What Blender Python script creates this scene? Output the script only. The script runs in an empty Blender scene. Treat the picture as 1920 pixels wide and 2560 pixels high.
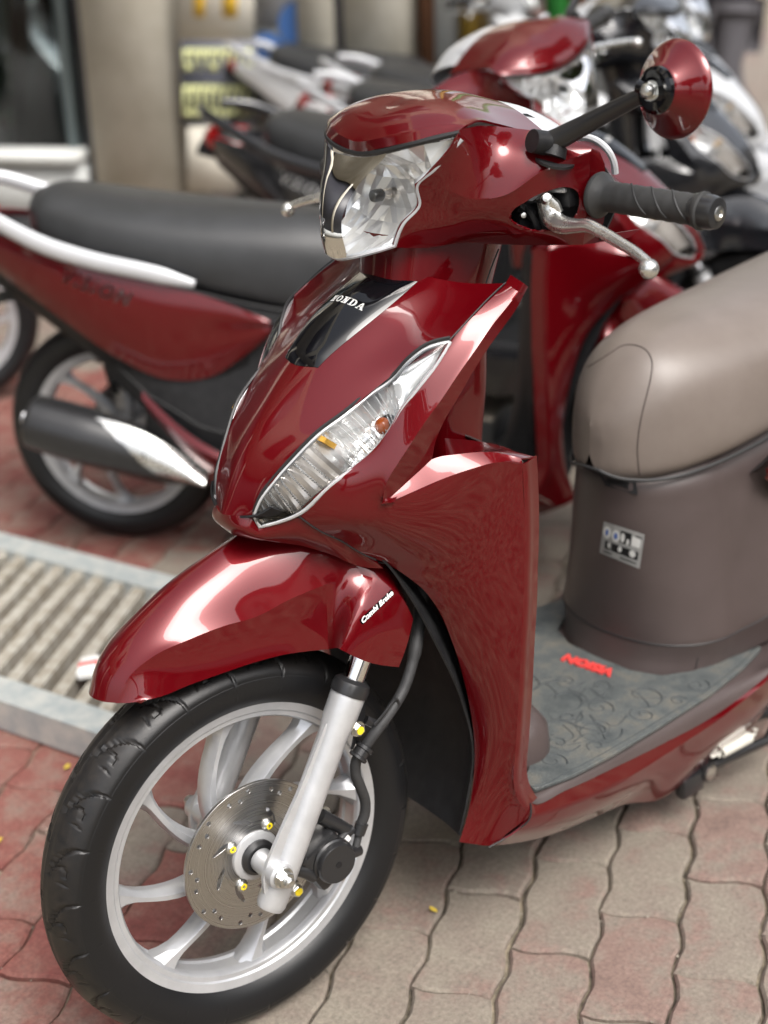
import bpy, bmesh, math, random
import numpy as np
from mathutils import Vector, Matrix, noise as mnoise
random.seed(7); rng = np.random.default_rng(7)
PI = math.pi
sc = bpy.context.scene
# ------------------------------------------------------------------ camera
# world: X = the scooter's forward, Y = its left, Z = up, origin under the front axle
CAM = np.array([0.80464082, 1.22846567, 1.28057426]); FPX = 3585.7
RC = np.array([[-0.74869633, 0.66217019, -0.03137578], [0.27671994, 0.26916885, -0.92248263],
               [-0.60239511, -0.69934167, -0.38476143]])          # right, down, forward
cam = bpy.data.cameras.new('camera'); camo = bpy.data.objects.new('camera', cam); sc.collection.objects.link(camo)
M = Matrix.Identity(4)
for i in range(3):
    M[i][0] = RC[0][i]; M[i][1] = -RC[1][i]; M[i][2] = -RC[2][i]; M[i][3] = CAM[i]
camo.matrix_world = M
cam.sensor_fit = 'VERTICAL'; cam.sensor_height = 36.0; cam.lens = FPX / 2560 * 36.0
cam.clip_start = 0.05; cam.clip_end = 400
cam.dof.use_dof = True; cam.dof.focus_distance = 1.62; cam.dof.aperture_fstop = cam.lens / 1000 / 0.018
cam.dof.aperture_blades = 0
sc.camera = camo
# ------------------------------------------------------------------ light
world = bpy.data.worlds.new('World'); sc.world = world; world.use_nodes = True
wn = world.node_tree; wn.nodes.clear()
SUN_EL, SUN_AZ = math.radians(55), math.radians(82)            # azimuth of the sun, counter-clockwise from +X
sky = wn.nodes.new('ShaderNodeTexSky'); sky.sky_type = 'NISHITA'; sky.sun_disc = False
sky.sun_elevation = SUN_EL; sky.sun_rotation = PI / 2 - SUN_AZ; sky.air_density = 1.0; sky.dust_density = 6.0; sky.ozone_density = 0.6
hsv = wn.nodes.new('ShaderNodeHueSaturation'); hsv.inputs['Saturation'].default_value = 0.35
bg = wn.nodes.new('ShaderNodeBackground'); bg.inputs['Strength'].default_value = 0.13
wo = wn.nodes.new('ShaderNodeOutputWorld')
wn.links.new(sky.outputs[0], hsv.inputs['Color']); wn.links.new(hsv.outputs[0], bg.inputs['Color']); wn.links.new(bg.outputs[0], wo.inputs['Surface'])
sun = bpy.data.lights.new('sun', 'SUN'); sun.energy = 0.9; sun.angle = math.radians(30); sun.color = (1.0, 0.97, 0.93)
suno = bpy.data.objects.new('sun', sun); sc.collection.objects.link(suno)
sd = Vector((math.cos(SUN_EL) * math.cos(SUN_AZ), math.cos(SUN_EL) * math.sin(SUN_AZ), math.sin(SUN_EL)))
suno.rotation_euler = (-sd).to_track_quat('-Z', 'Y').to_euler()
sc.view_settings.view_transform = 'Standard'; sc.view_settings.look = 'None'; sc.view_settings.gamma = 1
sc.view_settings.use_curve_mapping = False; sc.view_settings.exposure = 1.3
sc.render.engine = 'CYCLES'
sc.cycles.max_bounces = 10; sc.cycles.transparent_max_bounces = 16; sc.cycles.use_denoising = True
sc.cycles.caustics_reflective = False; sc.cycles.caustics_refractive = False; sc.cycles.sample_clamp_indirect = 8
# ------------------------------------------------------------------ measuring: a point of the photograph on a plane of the place
def ray(x, y): return np.array([(x - 960) / FPX, (y - 1280) / FPX, 1.0]) @ RC
def onplane(x, y, n, c):
    n = np.asarray(n, float); d = ray(x, y); return CAM + d * ((c - n @ CAM) / (n @ d))
def at(x, y, Y): return onplane(x, y, (0, 1, 0), Y)              # at lateral distance Y from the scooter's mid plane
def atz(x, y, Z): return onplane(x, y, (0, 0, 1), Z)
def atd(x, y, d): return CAM + ray(x, y) * d                      # at depth d before the lens
def rotm(a, t):
    a = np.asarray(a, float); a = a / np.linalg.norm(a); K = np.array([[0, -a[2], a[1]], [a[2], 0, -a[0]], [-a[1], a[0], 0]])
    return np.eye(3) + math.sin(t) * K + (1 - math.cos(t)) * K @ K
AX = np.array([-.470012, 0, .88266]); AXP = np.array([0, 0, .25]); RS = rotm(AX, -math.radians(5.404))
def s2w(P): return (np.asarray(P, float) - AXP) @ RS.T + AXP      # steered frame -> scooter frame
def w2s(P): return (np.asarray(P, float) - AXP) @ RS + AXP
def ats(x, y, Y):
    n = RS @ np.array([0, 1., 0]); return w2s(onplane(x, y, n, Y + n @ AXP))
def atsn(x, y, n, p):                                             # on a plane (normal n, point p) of the steered frame
    n = RS @ np.asarray(n, float); return w2s(onplane(x, y, n, n @ s2w(p)))
def unz(x0, y0, k, pts): return [(x0 + k * p[0], y0 + k * p[1]) + tuple(p[2:]) for p in pts]
KA = .28933
ZA = lambda *p: unz(900, 660, KA, p)
ZB = lambda *p: unz(900, 1200, KA, p)
ZC = lambda *p: unz(900, 1560, KA, p)
ZD = lambda *p: unz(760, 200, KA, p)
ZE = lambda *p: unz(1160, 300, KA, p)
ZF = lambda *p: unz(1250, 1560, .4039, p)
ZG = lambda *p: unz(1440, 640, KA, p)
ZH = lambda *p: unz(1440, 1200, KA, p)
# ------------------------------------------------------------------ materials
MATS = {}
def mat(name, col=(.5, .5, .5), rough=.5, metal=0., coat=0., coat_rough=.03, spec=.5, fn=None, **kw):
    m = bpy.data.materials.new(name); m.use_nodes = True; nt = m.node_tree; b = nt.nodes['Principled BSDF']
    b.inputs['Base Color'].default_value = (*col, 1); b.inputs['Roughness'].default_value = rough; b.inputs['Metallic'].default_value = metal
    b.inputs['Coat Weight'].default_value = coat; b.inputs['Coat Roughness'].default_value = coat_rough; b.inputs['Specular IOR Level'].default_value = spec
    for k, v in kw.items(): b.inputs[k].default_value = v
    if fn: fn(nt, b)
    MATS[name] = m; return m
def nd(nt, t, **kw):
    n = nt.nodes.new(t)
    for k, v in kw.items():
        if k.startswith('i_'): n.inputs[int(k[2:]) if k[2:].isdigit() else k[2:].replace('_', ' ')].default_value = v
        else: setattr(n, k, v)
    return n
def ramp(nt, fac, stops):
    r = nd(nt, 'ShaderNodeValToRGB'); e = r.color_ramp.elements
    while len(e) < len(stops): e.new(.5)
    for k, (p, c) in enumerate(stops): e[k].position = p; e[k].color = (*c, 1) if len(c) == 3 else c
    nt.links.new(fac, r.inputs[0]); return r
def noise_col(c1, c2, scale=40, detail=6, lo=.35, hi=.65, rough_var=0., bump=0., bscale=None, coords='Object', extra=None):
    def fn(nt, b):
        tc = nd(nt, 'ShaderNodeTexCoord'); n = nd(nt, 'ShaderNodeTexNoise', i_Scale=scale, i_Detail=detail, i_Roughness=.62)
        nt.links.new(tc.outputs[coords], n.inputs['Vector'])
        r = ramp(nt, n.outputs['Fac'], [(lo, c1), (hi, c2)]); nt.links.new(r.outputs[0], b.inputs['Base Color'])
        if rough_var:
            mr = nd(nt, 'ShaderNodeMapRange', i_3=b.inputs['Roughness'].default_value - rough_var, i_4=b.inputs['Roughness'].default_value + rough_var)
            nt.links.new(n.outputs['Fac'], mr.inputs[0]); nt.links.new(mr.outputs[0], b.inputs['Roughness'])
        if bump:
            n2 = nd(nt, 'ShaderNodeTexNoise', i_Scale=bscale or scale * 6, i_Detail=4); nt.links.new(tc.outputs[coords], n2.inputs['Vector'])
            bp = nd(nt, 'ShaderNodeBump', i_Strength=bump, i_Distance=.002); nt.links.new(n2.outputs['Fac'], bp.inputs['Height']); nt.links.new(bp.outputs[0], b.inputs['Normal'])
        if extra: extra(nt, b, tc, r)
    return fn
def paint_fn(flake=.12):
    def fn(nt, b):
        tc = nd(nt, 'ShaderNodeTexCoord')
        n = nd(nt, 'ShaderNodeTexNoise', i_Scale=2.2, i_Detail=2); nt.links.new(tc.outputs['Object'], n.inputs['Vector'])
        # orange peel and faint waviness of moulded plastic, in the clear coat only
        bp = nd(nt, 'ShaderNodeBump', i_Strength=.012, i_Distance=.004); n2 = nd(nt, 'ShaderNodeTexNoise', i_Scale=9, i_Detail=1)
        nt.links.new(tc.outputs['Object'], n2.inputs['Vector']); nt.links.new(n2.outputs['Fac'], bp.inputs['Height']); nt.links.new(bp.outputs[0], b.inputs['Coat Normal'])
        d = nd(nt, 'ShaderNodeTexNoise', i_Scale=160, i_Detail=2); nt.links.new(tc.outputs['Object'], d.inputs['Vector'])
        mr = nd(nt, 'ShaderNodeMapRange', i_1=.66, i_2=.80, i_3=.008, i_4=.06); nt.links.new(d.outputs['Fac'], mr.inputs[0]); nt.links.new(mr.outputs[0], b.inputs['Coat Roughness'])
    return fn
mat('red_paint', (.105, .0008, .0032), rough=.30, metal=.36, spec=.12, coat=1., coat_rough=.02, fn=paint_fn())
mat('white_paint', (.72, .73, .74), rough=.3, coat=1.)
mat('silver_paint', (.55, .56, .58), rough=.42, metal=.25, coat=.5)
mat('black_paint', (.012, .013, .016), rough=.25, coat=1.)
mat('piano_black', (.003, .003, .004), rough=.12, spec=.1, coat=.7, coat_rough=.01)
mat('black_plastic', (.012, .012, .013), rough=.5, spec=.3, fn=noise_col((.008, .008, .009), (.015, .015, .016), 60, bump=.15, bscale=900))
mat('satin_black', (.016, .016, .017), rough=.32, coat=.2)
def tyre_fn(nt, b):
    tc = nd(nt, 'ShaderNodeTexCoord'); at_ = nd(nt, 'ShaderNodeAttribute', attribute_name='crown')
    n = nd(nt, 'ShaderNodeTexNoise', i_Scale=85, i_Detail=6, i_Roughness=.7); nt.links.new(tc.outputs['Object'], n.inputs['Vector'])
    sp = nd(nt, 'ShaderNodeTexNoise', i_Scale=420, i_Detail=2); nt.links.new(tc.outputs['Object'], sp.inputs['Vector'])
    r1 = ramp(nt, n.outputs['Fac'], [(.35, (0, 0, 0)), (.75, (1, 1, 1))]); r2 = ramp(nt, sp.outputs['Fac'], [(.66, (0, 0, 0)), (.72, (1, 1, 1))])
    mx = nd(nt, 'ShaderNodeMath', operation='MAXIMUM'); nt.links.new(r1.outputs[0], mx.inputs[0]); nt.links.new(r2.outputs[0], mx.inputs[1])
    mu = nd(nt, 'ShaderNodeMath', operation='MULTIPLY'); nt.links.new(mx.outputs[0], mu.inputs[0]); nt.links.new(at_.outputs['Fac'], mu.inputs[1])
    mu2 = nd(nt, 'ShaderNodeMath', operation='MULTIPLY', i_1=.30); nt.links.new(mu.outputs[0], mu2.inputs[0])
    mi = nd(nt, 'ShaderNodeMix', data_type='RGBA'); mi.inputs[6].default_value = (.0060, .0062, .0070, 1); mi.inputs[7].default_value = (.062, .048, .036, 1)
    nt.links.new(mu2.outputs[0], mi.inputs[0]); nt.links.new(mi.outputs[2], b.inputs['Base Color'])
    bp = nd(nt, 'ShaderNodeBump', i_Strength=.12, i_Distance=.002); nt.links.new(n.outputs['Fac'], bp.inputs['Height']); nt.links.new(bp.outputs[0], b.inputs['Normal'])
mat('tyre_rubber', (.014, .014, .015), rough=.40, spec=.42, fn=tyre_fn)
mat('rubber', (.028, .028, .029), rough=.6, fn=noise_col((.02, .02, .021), (.036, .036, .037), 50))
mat('grip_rubber', (.032, .032, .032), rough=.55)
mat('alloy', (.62, .63, .65), rough=.34, metal=.6, fn=noise_col((.48, .49, .51), (.56, .57, .59), 25, rough_var=.05, bump=.05, bscale=800))
mat('cast_alloy', (.6, .6, .61), rough=.36, metal=.5, fn=noise_col((.48, .485, .495), (.56, .565, .575), 30, rough_var=.05))
mat('polished_alloy', (.74, .74, .72), rough=.27, metal=.92, fn=noise_col((.62, .62, .60), (.8, .8, .78), 30, rough_var=.06))
mat('chrome', (.85, .85, .86), rough=.06, metal=1.)
mat('zinc', (.66, .67, .64), rough=.28, metal=1., fn=noise_col((.5, .5, .47), (.8, .8, .78), 90))
def disc_fn(nt, b):
    tc = nd(nt, 'ShaderNodeTexCoord'); mp = nd(nt, 'ShaderNodeMapping'); mp.inputs['Location'].default_value = (0, 0, -.25)
    nt.links.new(tc.outputs['Object'], mp.inputs[0])
    ln = nd(nt, 'ShaderNodeVectorMath', operation='LENGTH'); nt.links.new(mp.outputs[0], ln.inputs[0])
    n = nd(nt, 'ShaderNodeTexNoise', noise_dimensions='1D', i_Scale=900, i_Detail=3); nt.links.new(ln.outputs['Value'], n.inputs['W'])
    r = ramp(nt, n.outputs['Fac'], [(.3, (.42, .41, .40)), (.7, (.53, .52, .51))]); nt.links.new(r.outputs[0], b.inputs['Base Color'])
    mr = nd(nt, 'ShaderNodeMapRange', i_3=.22, i_4=.36); nt.links.new(n.outputs['Fac'], mr.inputs[0]); nt.links.new(mr.outputs[0], b.inputs['Roughness'])
mat('disc_steel', (.45, .44, .42), rough=.3, metal=1., fn=disc_fn)
mat('yellow_mark', (.8, .62, .02), rough=.45)
mat('white_print', (.8, .8, .78), rough=.4)
mat('silver_print', (.72, .72, .72), rough=.3, metal=.6)
mat('taupe_plastic', (.060, .045, .043), rough=.42, fn=noise_col((.054, .040, .038), (.064, .048, .046), 12, bump=.12, bscale=1500))
mat('black_trim', (.014, .014, .015), rough=.5)
mat('vinyl', (.150, .124, .108), rough=.40, fn=noise_col((.138, .113, .098), (.158, .131, .115), 14, bump=.10, bscale=700))
mat('black_vinyl', (.022, .023, .025), rough=.45, fn=noise_col((.02, .021, .022), (.027, .028, .03), 14, bump=.1, bscale=500))
mat('thread', (.06, .045, .04), rough=.8)
def mat_fn(nt, b):
    tc = nd(nt, 'ShaderNodeTexCoord')
    n = nd(nt, 'ShaderNodeTexNoise', i_Scale=26, i_Detail=5, i_Roughness=.65); nt.links.new(tc.outputs['Object'], n.inputs['Vector'])
    s = nd(nt, 'ShaderNodeTexNoise', i_Scale=520, i_Detail=3); nt.links.new(tc.outputs['Object'], s.inputs['Vector'])
    r = ramp(nt, n.outputs['Fac'], [(.3, (.040, .047, .049)), (.5, (.072, .079, .078)), (.72, (.125, .115, .095))])
    mi = nd(nt, 'ShaderNodeMix', data_type='RGBA', blend_type='OVERLAY'); mi.inputs[0].default_value = .7
    nt.links.new(r.outputs[0], mi.inputs[6]); nt.links.new(s.outputs['Fac'], mi.inputs[7]); nt.links.new(mi.outputs[2], b.inputs['Base Color'])
    bp = nd(nt, 'ShaderNodeBump', i_Strength=.3, i_Distance=.001); nt.links.new(s.outputs['Fac'], bp.inputs['Height']); nt.links.new(bp.outputs[0], b.inputs['Normal'])
mat('mat_rubber', (.1, .11, .11), rough=.72, fn=mat_fn)
mat('mat_line_shade', (.030, .035, .037), rough=.75)  # darker than the mat: shading of the relief put into its colour
mat('red_rubber', (.62, .05, .045), rough=.5)
mat('orange_bulb', (.75, .16, .03), rough=.12, **{'Transmission Weight': .4})
mat('amber', (.8, .45, .08), rough=.25, metal=.3)
mat('reflector', (.90, .90, .90), rough=.14, metal=.55)
mat('bulb_glass', (.9, .85, .8), rough=.03, **{'Transmission Weight': 1.})
mat('red_lens', (.5, .01, .01), rough=.1, coat=1.)
def clear(name, tint=(1, 1, 1), gl=1., rib=0., ribscale=300., axis=(0, 0, 1)):
    m = bpy.data.materials.new(name); m.use_nodes = True; nt = m.node_tree; nt.nodes.clear()
    o = nd(nt, 'ShaderNodeOutputMaterial'); t = nd(nt, 'ShaderNodeBsdfTransparent'); t.inputs[0].default_value = (*tint, 1)
    g = nd(nt, 'ShaderNodeBsdfGlossy'); g.inputs['Roughness'].default_value = .015
    f = nd(nt, 'ShaderNodeFresnel', i_IOR=1.5); mx = nd(nt, 'ShaderNodeMixShader')
    nt.links.new(f.outputs[0], mx.inputs[0]); nt.links.new(t.outputs[0], mx.inputs[1]); nt.links.new(g.outputs[0], mx.inputs[2]); nt.links.new(mx.outputs[0], o.inputs[0])
    MATS[name] = m; return m
clear('clear_lens', (.96, .97, .97)); clear('shop_glass', (.72, .78, .77))
# ------------------------------------------------------------------ mesh helpers
COL = sc.collection
def tangents(P, sharp=()):
    P = np.asarray(P, float); m = len(P); d = np.linalg.norm(np.diff(P, axis=0), axis=1) + 1e-9
    s = np.diff(P, axis=0) / d[:, None]; T0 = np.zeros_like(P); T1 = np.zeros_like(P)   # outgoing, incoming
    for i in range(m):
        if i == 0: t = s[0]; T0[i] = T1[i] = t if (m < 3 or 1 in sharp) else 1.5 * s[0] - .5 * ((s[0] * d[1] + s[1] * d[0]) / (d[0] + d[1]))
        elif i == m - 1: t = s[-1]; T0[i] = T1[i] = t if (m < 3 or m - 2 in sharp) else 1.5 * s[-1] - .5 * ((s[-1] * d[-2] + s[-2] * d[-1]) / (d[-1] + d[-2]))
        elif i in sharp: T0[i] = s[i]; T1[i] = s[i - 1]
        else: T0[i] = T1[i] = (s[i - 1] * d[i] + s[i] * d[i - 1]) / (d[i - 1] + d[i])
    return T0, T1, d
def spline(P, n=8, sharp=(), closed=False):
    P = np.asarray(P, float)
    if closed:
        k = len(P); Q = np.vstack([P[-2:], P, P[:3]]); S = spline(Q, n); return S[2 * n:(k + 2) * n]
    T0, T1, d = tangents(P, sharp); out = []
    for i in range(len(P) - 1):
        t = np.linspace(0, 1, n, endpoint=False)[:, None]
        h = (2 * t**3 - 3 * t**2 + 1, t**3 - 2 * t**2 + t, -2 * t**3 + 3 * t**2, t**3 - t**2)
        out.append(h[0] * P[i] + h[1] * T0[i] * d[i] + h[2] * P[i + 1] + h[3] * T1[i + 1] * d[i])
    out.append(P[-1:]); return np.vstack(out)
def link(name, me, m=None, parent=None):
    o = bpy.data.objects.new(name, me); COL.objects.link(o)
    if m is not None and not me.materials: me.materials.append(MATS[m] if isinstance(m, str) else m)
    if parent is not None: o.parent = parent
    return o
def finish(bm, name, m, parent=None, sharp=32, smooth=True):
    me = bpy.data.meshes.new(name); bm.to_mesh(me); bm.free()
    if smooth:
        me.polygons.foreach_set('use_smooth', [True] * len(me.polygons))
        if sharp: me.set_sharp_from_angle(angle=math.radians(sharp))
    return link(name, me, m, parent)
def pydata(name, V, Fc, m, parent=None, sharp=32, smooth=True, recalc=False):
    me = bpy.data.meshes.new(name); me.from_pydata([tuple(map(float, v)) for v in V], [], [tuple(map(int, f)) for f in Fc])
    if recalc:
        bm = bmesh.new(); bm.from_mesh(me); bmesh.ops.recalc_face_normals(bm, faces=bm.faces); bm.to_mesh(me); bm.free()
    if smooth:
        me.polygons.foreach_set('use_smooth', [True] * len(me.polygons))
        if sharp: me.set_sharp_from_angle(angle=math.radians(sharp))
    return link(name, me, m, parent)
def tensor(rows, nu=6, nv=6, su=(), sv=()):
    """rows: R x C x 3 control net that the surface passes through; su / sv: sharp column / row indices"""
    R = [spline(r, nu, su) for r in rows]; A = np.array(R)              # R x m x 3
    return np.stack([spline(A[:, j], nv, sv) for j in range(A.shape[1])], axis=1)
def gridfaces(r, c, wrap=False, base=0):
    f = []
    for i in range(r - 1):
        for j in range(c - (0 if wrap else 1)):
            j2 = (j + 1) % c; f.append((base + i * c + j, base + i * c + j2, base + (i + 1) * c + j2, base + (i + 1) * c + j))
    return f
def sym(N): return np.concatenate([N[:, :0:-1] * [1, -1, 1], N], axis=1)      # first column lies on the mid plane
def relax(G, n=150, alpha=.05, keep_cols=()):
    """fair the inside of a panel, its border stays where it is"""
    X = G.copy()
    for _ in range(n):
        A = (X[:-2, 1:-1] + X[2:, 1:-1] + X[1:-1, :-2] + X[1:-1, 2:]) / 4
        Y = X.copy(); Y[1:-1, 1:-1] = A * (1 - alpha) + G[1:-1, 1:-1] * alpha
        for c in keep_cols: Y[:, c] = G[:, c]
        X = Y
    return X
def mirror(G): H = G.copy(); H[..., 1] *= -1; return H
def shell(name, grids, m, parent, thick=.0025, sharp=32, tf=None, weld=1e-5):
    """one sheet (or several that touch) given real thickness"""
    bm = bmesh.new()
    for G in grids:
        r, c = G.shape[:2]; P = G.reshape(-1, 3); P = tf(P) if tf else P
        vs = [bm.verts.new(p) for p in P]
        for f in gridfaces(r, c):
            q = [vs[k] for k in f]
            try: bm.faces.new(q)
            except ValueError: pass
    bmesh.ops.remove_doubles(bm, verts=bm.verts, dist=weld)
    bmesh.ops.recalc_face_normals(bm, faces=bm.faces)
    if thick: thicken(bm, thick)
    return finish(bm, name, m, parent, sharp)
def thicken(bm, t):
    """give a sheet a back and a rim"""
    bm.normal_update(); vs = list(bm.verts); fs = list(bm.faces); es = [(e, e.link_loops[0]) for e in bm.edges if len(e.link_faces) == 1]
    twin = {v: bm.verts.new(v.co - v.normal * t) for v in vs}
    for f in fs: bm.faces.new([twin[v] for v in reversed(f.verts)])
    for e, l in es:
        a, b = l.vert, l.link_loop_next.vert
        try: bm.faces.new([b, a, twin[a], twin[b]])
        except ValueError: pass
def tube_vf(path, rad, seg=10, caps=True, up=None, ell=None):
    P = np.asarray(path, float); n = len(P); rad = np.broadcast_to(np.asarray(rad, float), (n,)); V = []; Fc = []
    T = np.gradient(P, axis=0); T /= np.linalg.norm(T, axis=1)[:, None] + 1e-12
    u = np.array(up if up is not None else ((0, 0, 1) if abs(T[0][2]) < .9 else (1, 0, 0)), float)
    for i in range(n):
        u = u - T[i] * (u @ T[i]); u /= np.linalg.norm(u); w = np.cross(T[i], u)
        for k in range(seg):
            a = 2 * PI * k / seg; e = ell if ell else (1, 1)
            V.append(P[i] + rad[i] * (math.cos(a) * u * e[0] + math.sin(a) * w * e[1]))
    Fc = gridfaces(n, seg, True)
    if caps: Fc += [tuple(range(seg))[::-1], tuple((n - 1) * seg + k for k in range(seg))]
    return V, Fc
def tube(name, path, rad, m, parent=None, seg=10, tf=None, up=None, ell=None, sharp=40, caps=True):
    V, Fc = tube_vf(path, rad, seg, caps, up, ell); V = np.array(V); V = tf(V) if tf else V
    return pydata(name, V, Fc, m, parent, sharp)
def lathe_vf(prof, o, ax, seg=32, ref=None):
    """prof: (r, h) along axis ax from o"""
    ax = np.asarray(ax, float); ax = ax / np.linalg.norm(ax); r0 = np.array(ref if ref is not None else ((0, 0, 1) if abs(ax[2]) < .9 else (1, 0, 0)), float)
    u = r0 - ax * (r0 @ ax); u /= np.linalg.norm(u); w = np.cross(ax, u); V = []
    for r, h in prof:
        for k in range(seg):
            a = 2 * PI * k / seg; V.append(np.asarray(o) + ax * h + r * (math.cos(a) * u + math.sin(a) * w))
    Fc = gridfaces(len(prof), seg, True)
    return V, Fc
def lathe(name, prof, o, ax, m, parent=None, seg=32, tf=None, sharp=32, ref=None):
    V, Fc = lathe_vf(prof, o, ax, seg, ref); V = np.array(V); V = tf(V) if tf else V
    bm = bmesh.new(); vs = [bm.verts.new(v) for v in V]
    for f in Fc: bm.faces.new([vs[k] for k in f])
    bmesh.ops.remove_doubles(bm, verts=bm.verts, dist=1e-6); bmesh.ops.recalc_face_normals(bm, faces=bm.faces)
    return finish(bm, name, m, parent, sharp)
class MB:
    """collects simple solids that make one part"""
    def __init__(s): s.bm = bmesh.new()
    def add(s, V, Fc):
        vs = [s.bm.verts.new(tuple(v)) for v in V]
        for f in Fc:
            try: s.bm.faces.new([vs[k] for k in f])
            except ValueError: pass
        return s
    def tube(s, path, rad, seg=10, **k): return s.add(*tube_vf(path, rad, seg, **k))
    def lathe(s, prof, o, ax, seg=24): return s.add(*lathe_vf(prof, o, ax, seg))
    def box(s, c, size, R=None, bev=0.):
        c = np.asarray(c, float); h = np.asarray(size, float) / 2; R = np.eye(3) if R is None else np.asarray(R)
        b2 = bmesh.new(); bmesh.ops.create_cube(b2, size=1)
        for v in b2.verts: v.co = Vector(np.array(v.co) * h * 2)
        if bev: bmesh.ops.bevel(b2, geom=b2.edges[:], offset=bev, segments=2, profile=.5, affect='EDGES')
        b2.verts.index_update(); V = [np.array(v.co) @ R.T + c for v in b2.verts]; F2 = [[v.index for v in f.verts] for f in b2.faces]; b2.free()
        return s.add(V, F2)
    def hexa(s, o, ax, r, h, bolt=.5):
        s.lathe([(0, h), (r * .86, h), (r, h * .85), (r, 0), (0, 0)], o, ax, 6); return s
    def build(s, name, m, parent=None, sharp=32, tf=None):
        if tf:
            for v in s.bm.verts: v.co = Vector(tf(np.array(v.co)))
        bmesh.ops.remove_doubles(s.bm, verts=s.bm.verts, dist=1e-6); bmesh.ops.recalc_face_normals(s.bm, faces=s.bm.faces)
        return finish(s.bm, name, m, parent, sharp)
def curve_mesh(name, polys, thick, bevel=0.):
    """flat outline(s) with holes, extruded; returns a mesh in XY"""
    cu = bpy.data.curves.new(name, 'CURVE'); cu.dimensions = '2D'; cu.fill_mode = 'BOTH'; cu.extrude = thick / 2; cu.bevel_depth = bevel; cu.bevel_resolution = 1
    for p in polys:
        s = cu.splines.new('POLY'); s.points.add(len(p) - 1); s.use_cyclic_u = True
        for k, (x, y) in enumerate(p): s.points[k].co = (x, y, 0, 1)
    o = bpy.data.objects.new(name, cu); COL.objects.link(o); dg = bpy.context.evaluated_depsgraph_get(); me = bpy.data.meshes.new_from_object(o.evaluated_get(dg))
    bpy.data.objects.remove(o); bpy.data.curves.remove(cu); return me
def text_mesh(txt, size=1., ext=.02, shear=0., bold=0., space=1.):
    cu = bpy.data.curves.new('lettering', 'FONT'); cu.body = txt; cu.size = size; cu.extrude = ext; cu.shear = shear; cu.offset = bold; cu.space_character = space
    cu.align_x = 'CENTER'; cu.align_y = 'CENTER'; cu.resolution_u = 3
    o = bpy.data.objects.new('lettering', cu); COL.objects.link(o); dg = bpy.context.evaluated_depsgraph_get(); me = bpy.data.meshes.new_from_object(o.evaluated_get(dg))
    bpy.data.objects.remove(o); bpy.data.curves.remove(cu); return me
def frame3(o, x, up):
    """4x4 with origin o, local X along x, local Z close to up"""
    x = np.asarray(x, float); x = x / np.linalg.norm(x); z = np.asarray(up, float); z = z - x * (z @ x); z /= np.linalg.norm(z); y = np.cross(z, x)
    return np.column_stack([x, y, z]), np.asarray(o, float)
def place_mesh(me, R, o, tf=None):
    n = len(me.vertices); a = np.empty(n * 3); me.vertices.foreach_get('co', a); P = a.reshape(-1, 3) @ R.T + o
    if tf: P = tf(P)
    me.vertices.foreach_set('co', P.ravel()); me.update(); return me
def tag(o, label=None, cat=None, group=None, kind=None):
    if label: o['label'] = label
    if cat: o['category'] = cat
    if group: o['group'] = group
    if kind: o['kind'] = kind
    return o
def empty(name, label=None, cat=None, group=None, loc=(0, 0, 0), rz=0.):
    o = bpy.data.objects.new(name, None); COL.objects.link(o); o.location = loc; o.rotation_euler = (0, 0, rz); o.empty_display_size = .1
    return tag(o, label, cat, group)
def net(f, rows): return np.array([[f(*p) for p in r] for r in rows])
mat('lens_rim', (.40, .41, .43), rough=.08, coat=1.)
mat('reflector_dim', (.80, .74, .69), rough=.22, metal=.5)
mat('sticker_grey', (.42, .42, .41), rough=.4); mat('blue_print', (.10, .20, .55), rough=.4)
mat('spring_white', (.68, .67, .60), rough=.4); mat('grey_paint', (.05, .054, .06), rough=.3, coat=1.)
mat('leaf_yellow', (.55, .40, .05), rough=.6)
mat('galvanised', (.40, .43, .43), rough=.5, metal=.35, fn=noise_col((.34, .38, .39), (.50, .51, .48), 30, rough_var=.1))
mat('ramp_slat', (.36, .34, .29), rough=.6, metal=.15, fn=noise_col((.26, .23, .18), (.44, .42, .37), 45, rough_var=.1))
# ================================================================== THE SCOOTER IN FRONT
def px(P):
    q = (np.asarray(P, float) - CAM) @ RC.T; return q[..., :2] / q[..., 2:] * FPX + [960, 1280]
scooter = empty('motor_scooter', 'dark red scooter in the foreground with brown seat and round red mirror', 'scooter')
from mathutils.bvhtree import BVHTree
def bvh_of(o):
    me = o.data; return BVHTree.FromPolygons([v.co[:] for v in me.vertices], [p.vertices[:] for p in me.polygons])
def drape(o, bvh, dirv, off):
    """lay a thin piece on a surface, along dirv"""
    d = Vector(dirv).normalized(); zs = [v.co.copy() for v in o.data.vertices]
    for v, c in zip(o.data.vertices, zs):
        h = bvh.ray_cast(c - d * .2, d)
        if h[0] is not None: v.co = h[0] - d * off[0] if not hasattr(off, '__call__') else h[0] - d * off(c)
    o.data.update()
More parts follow.
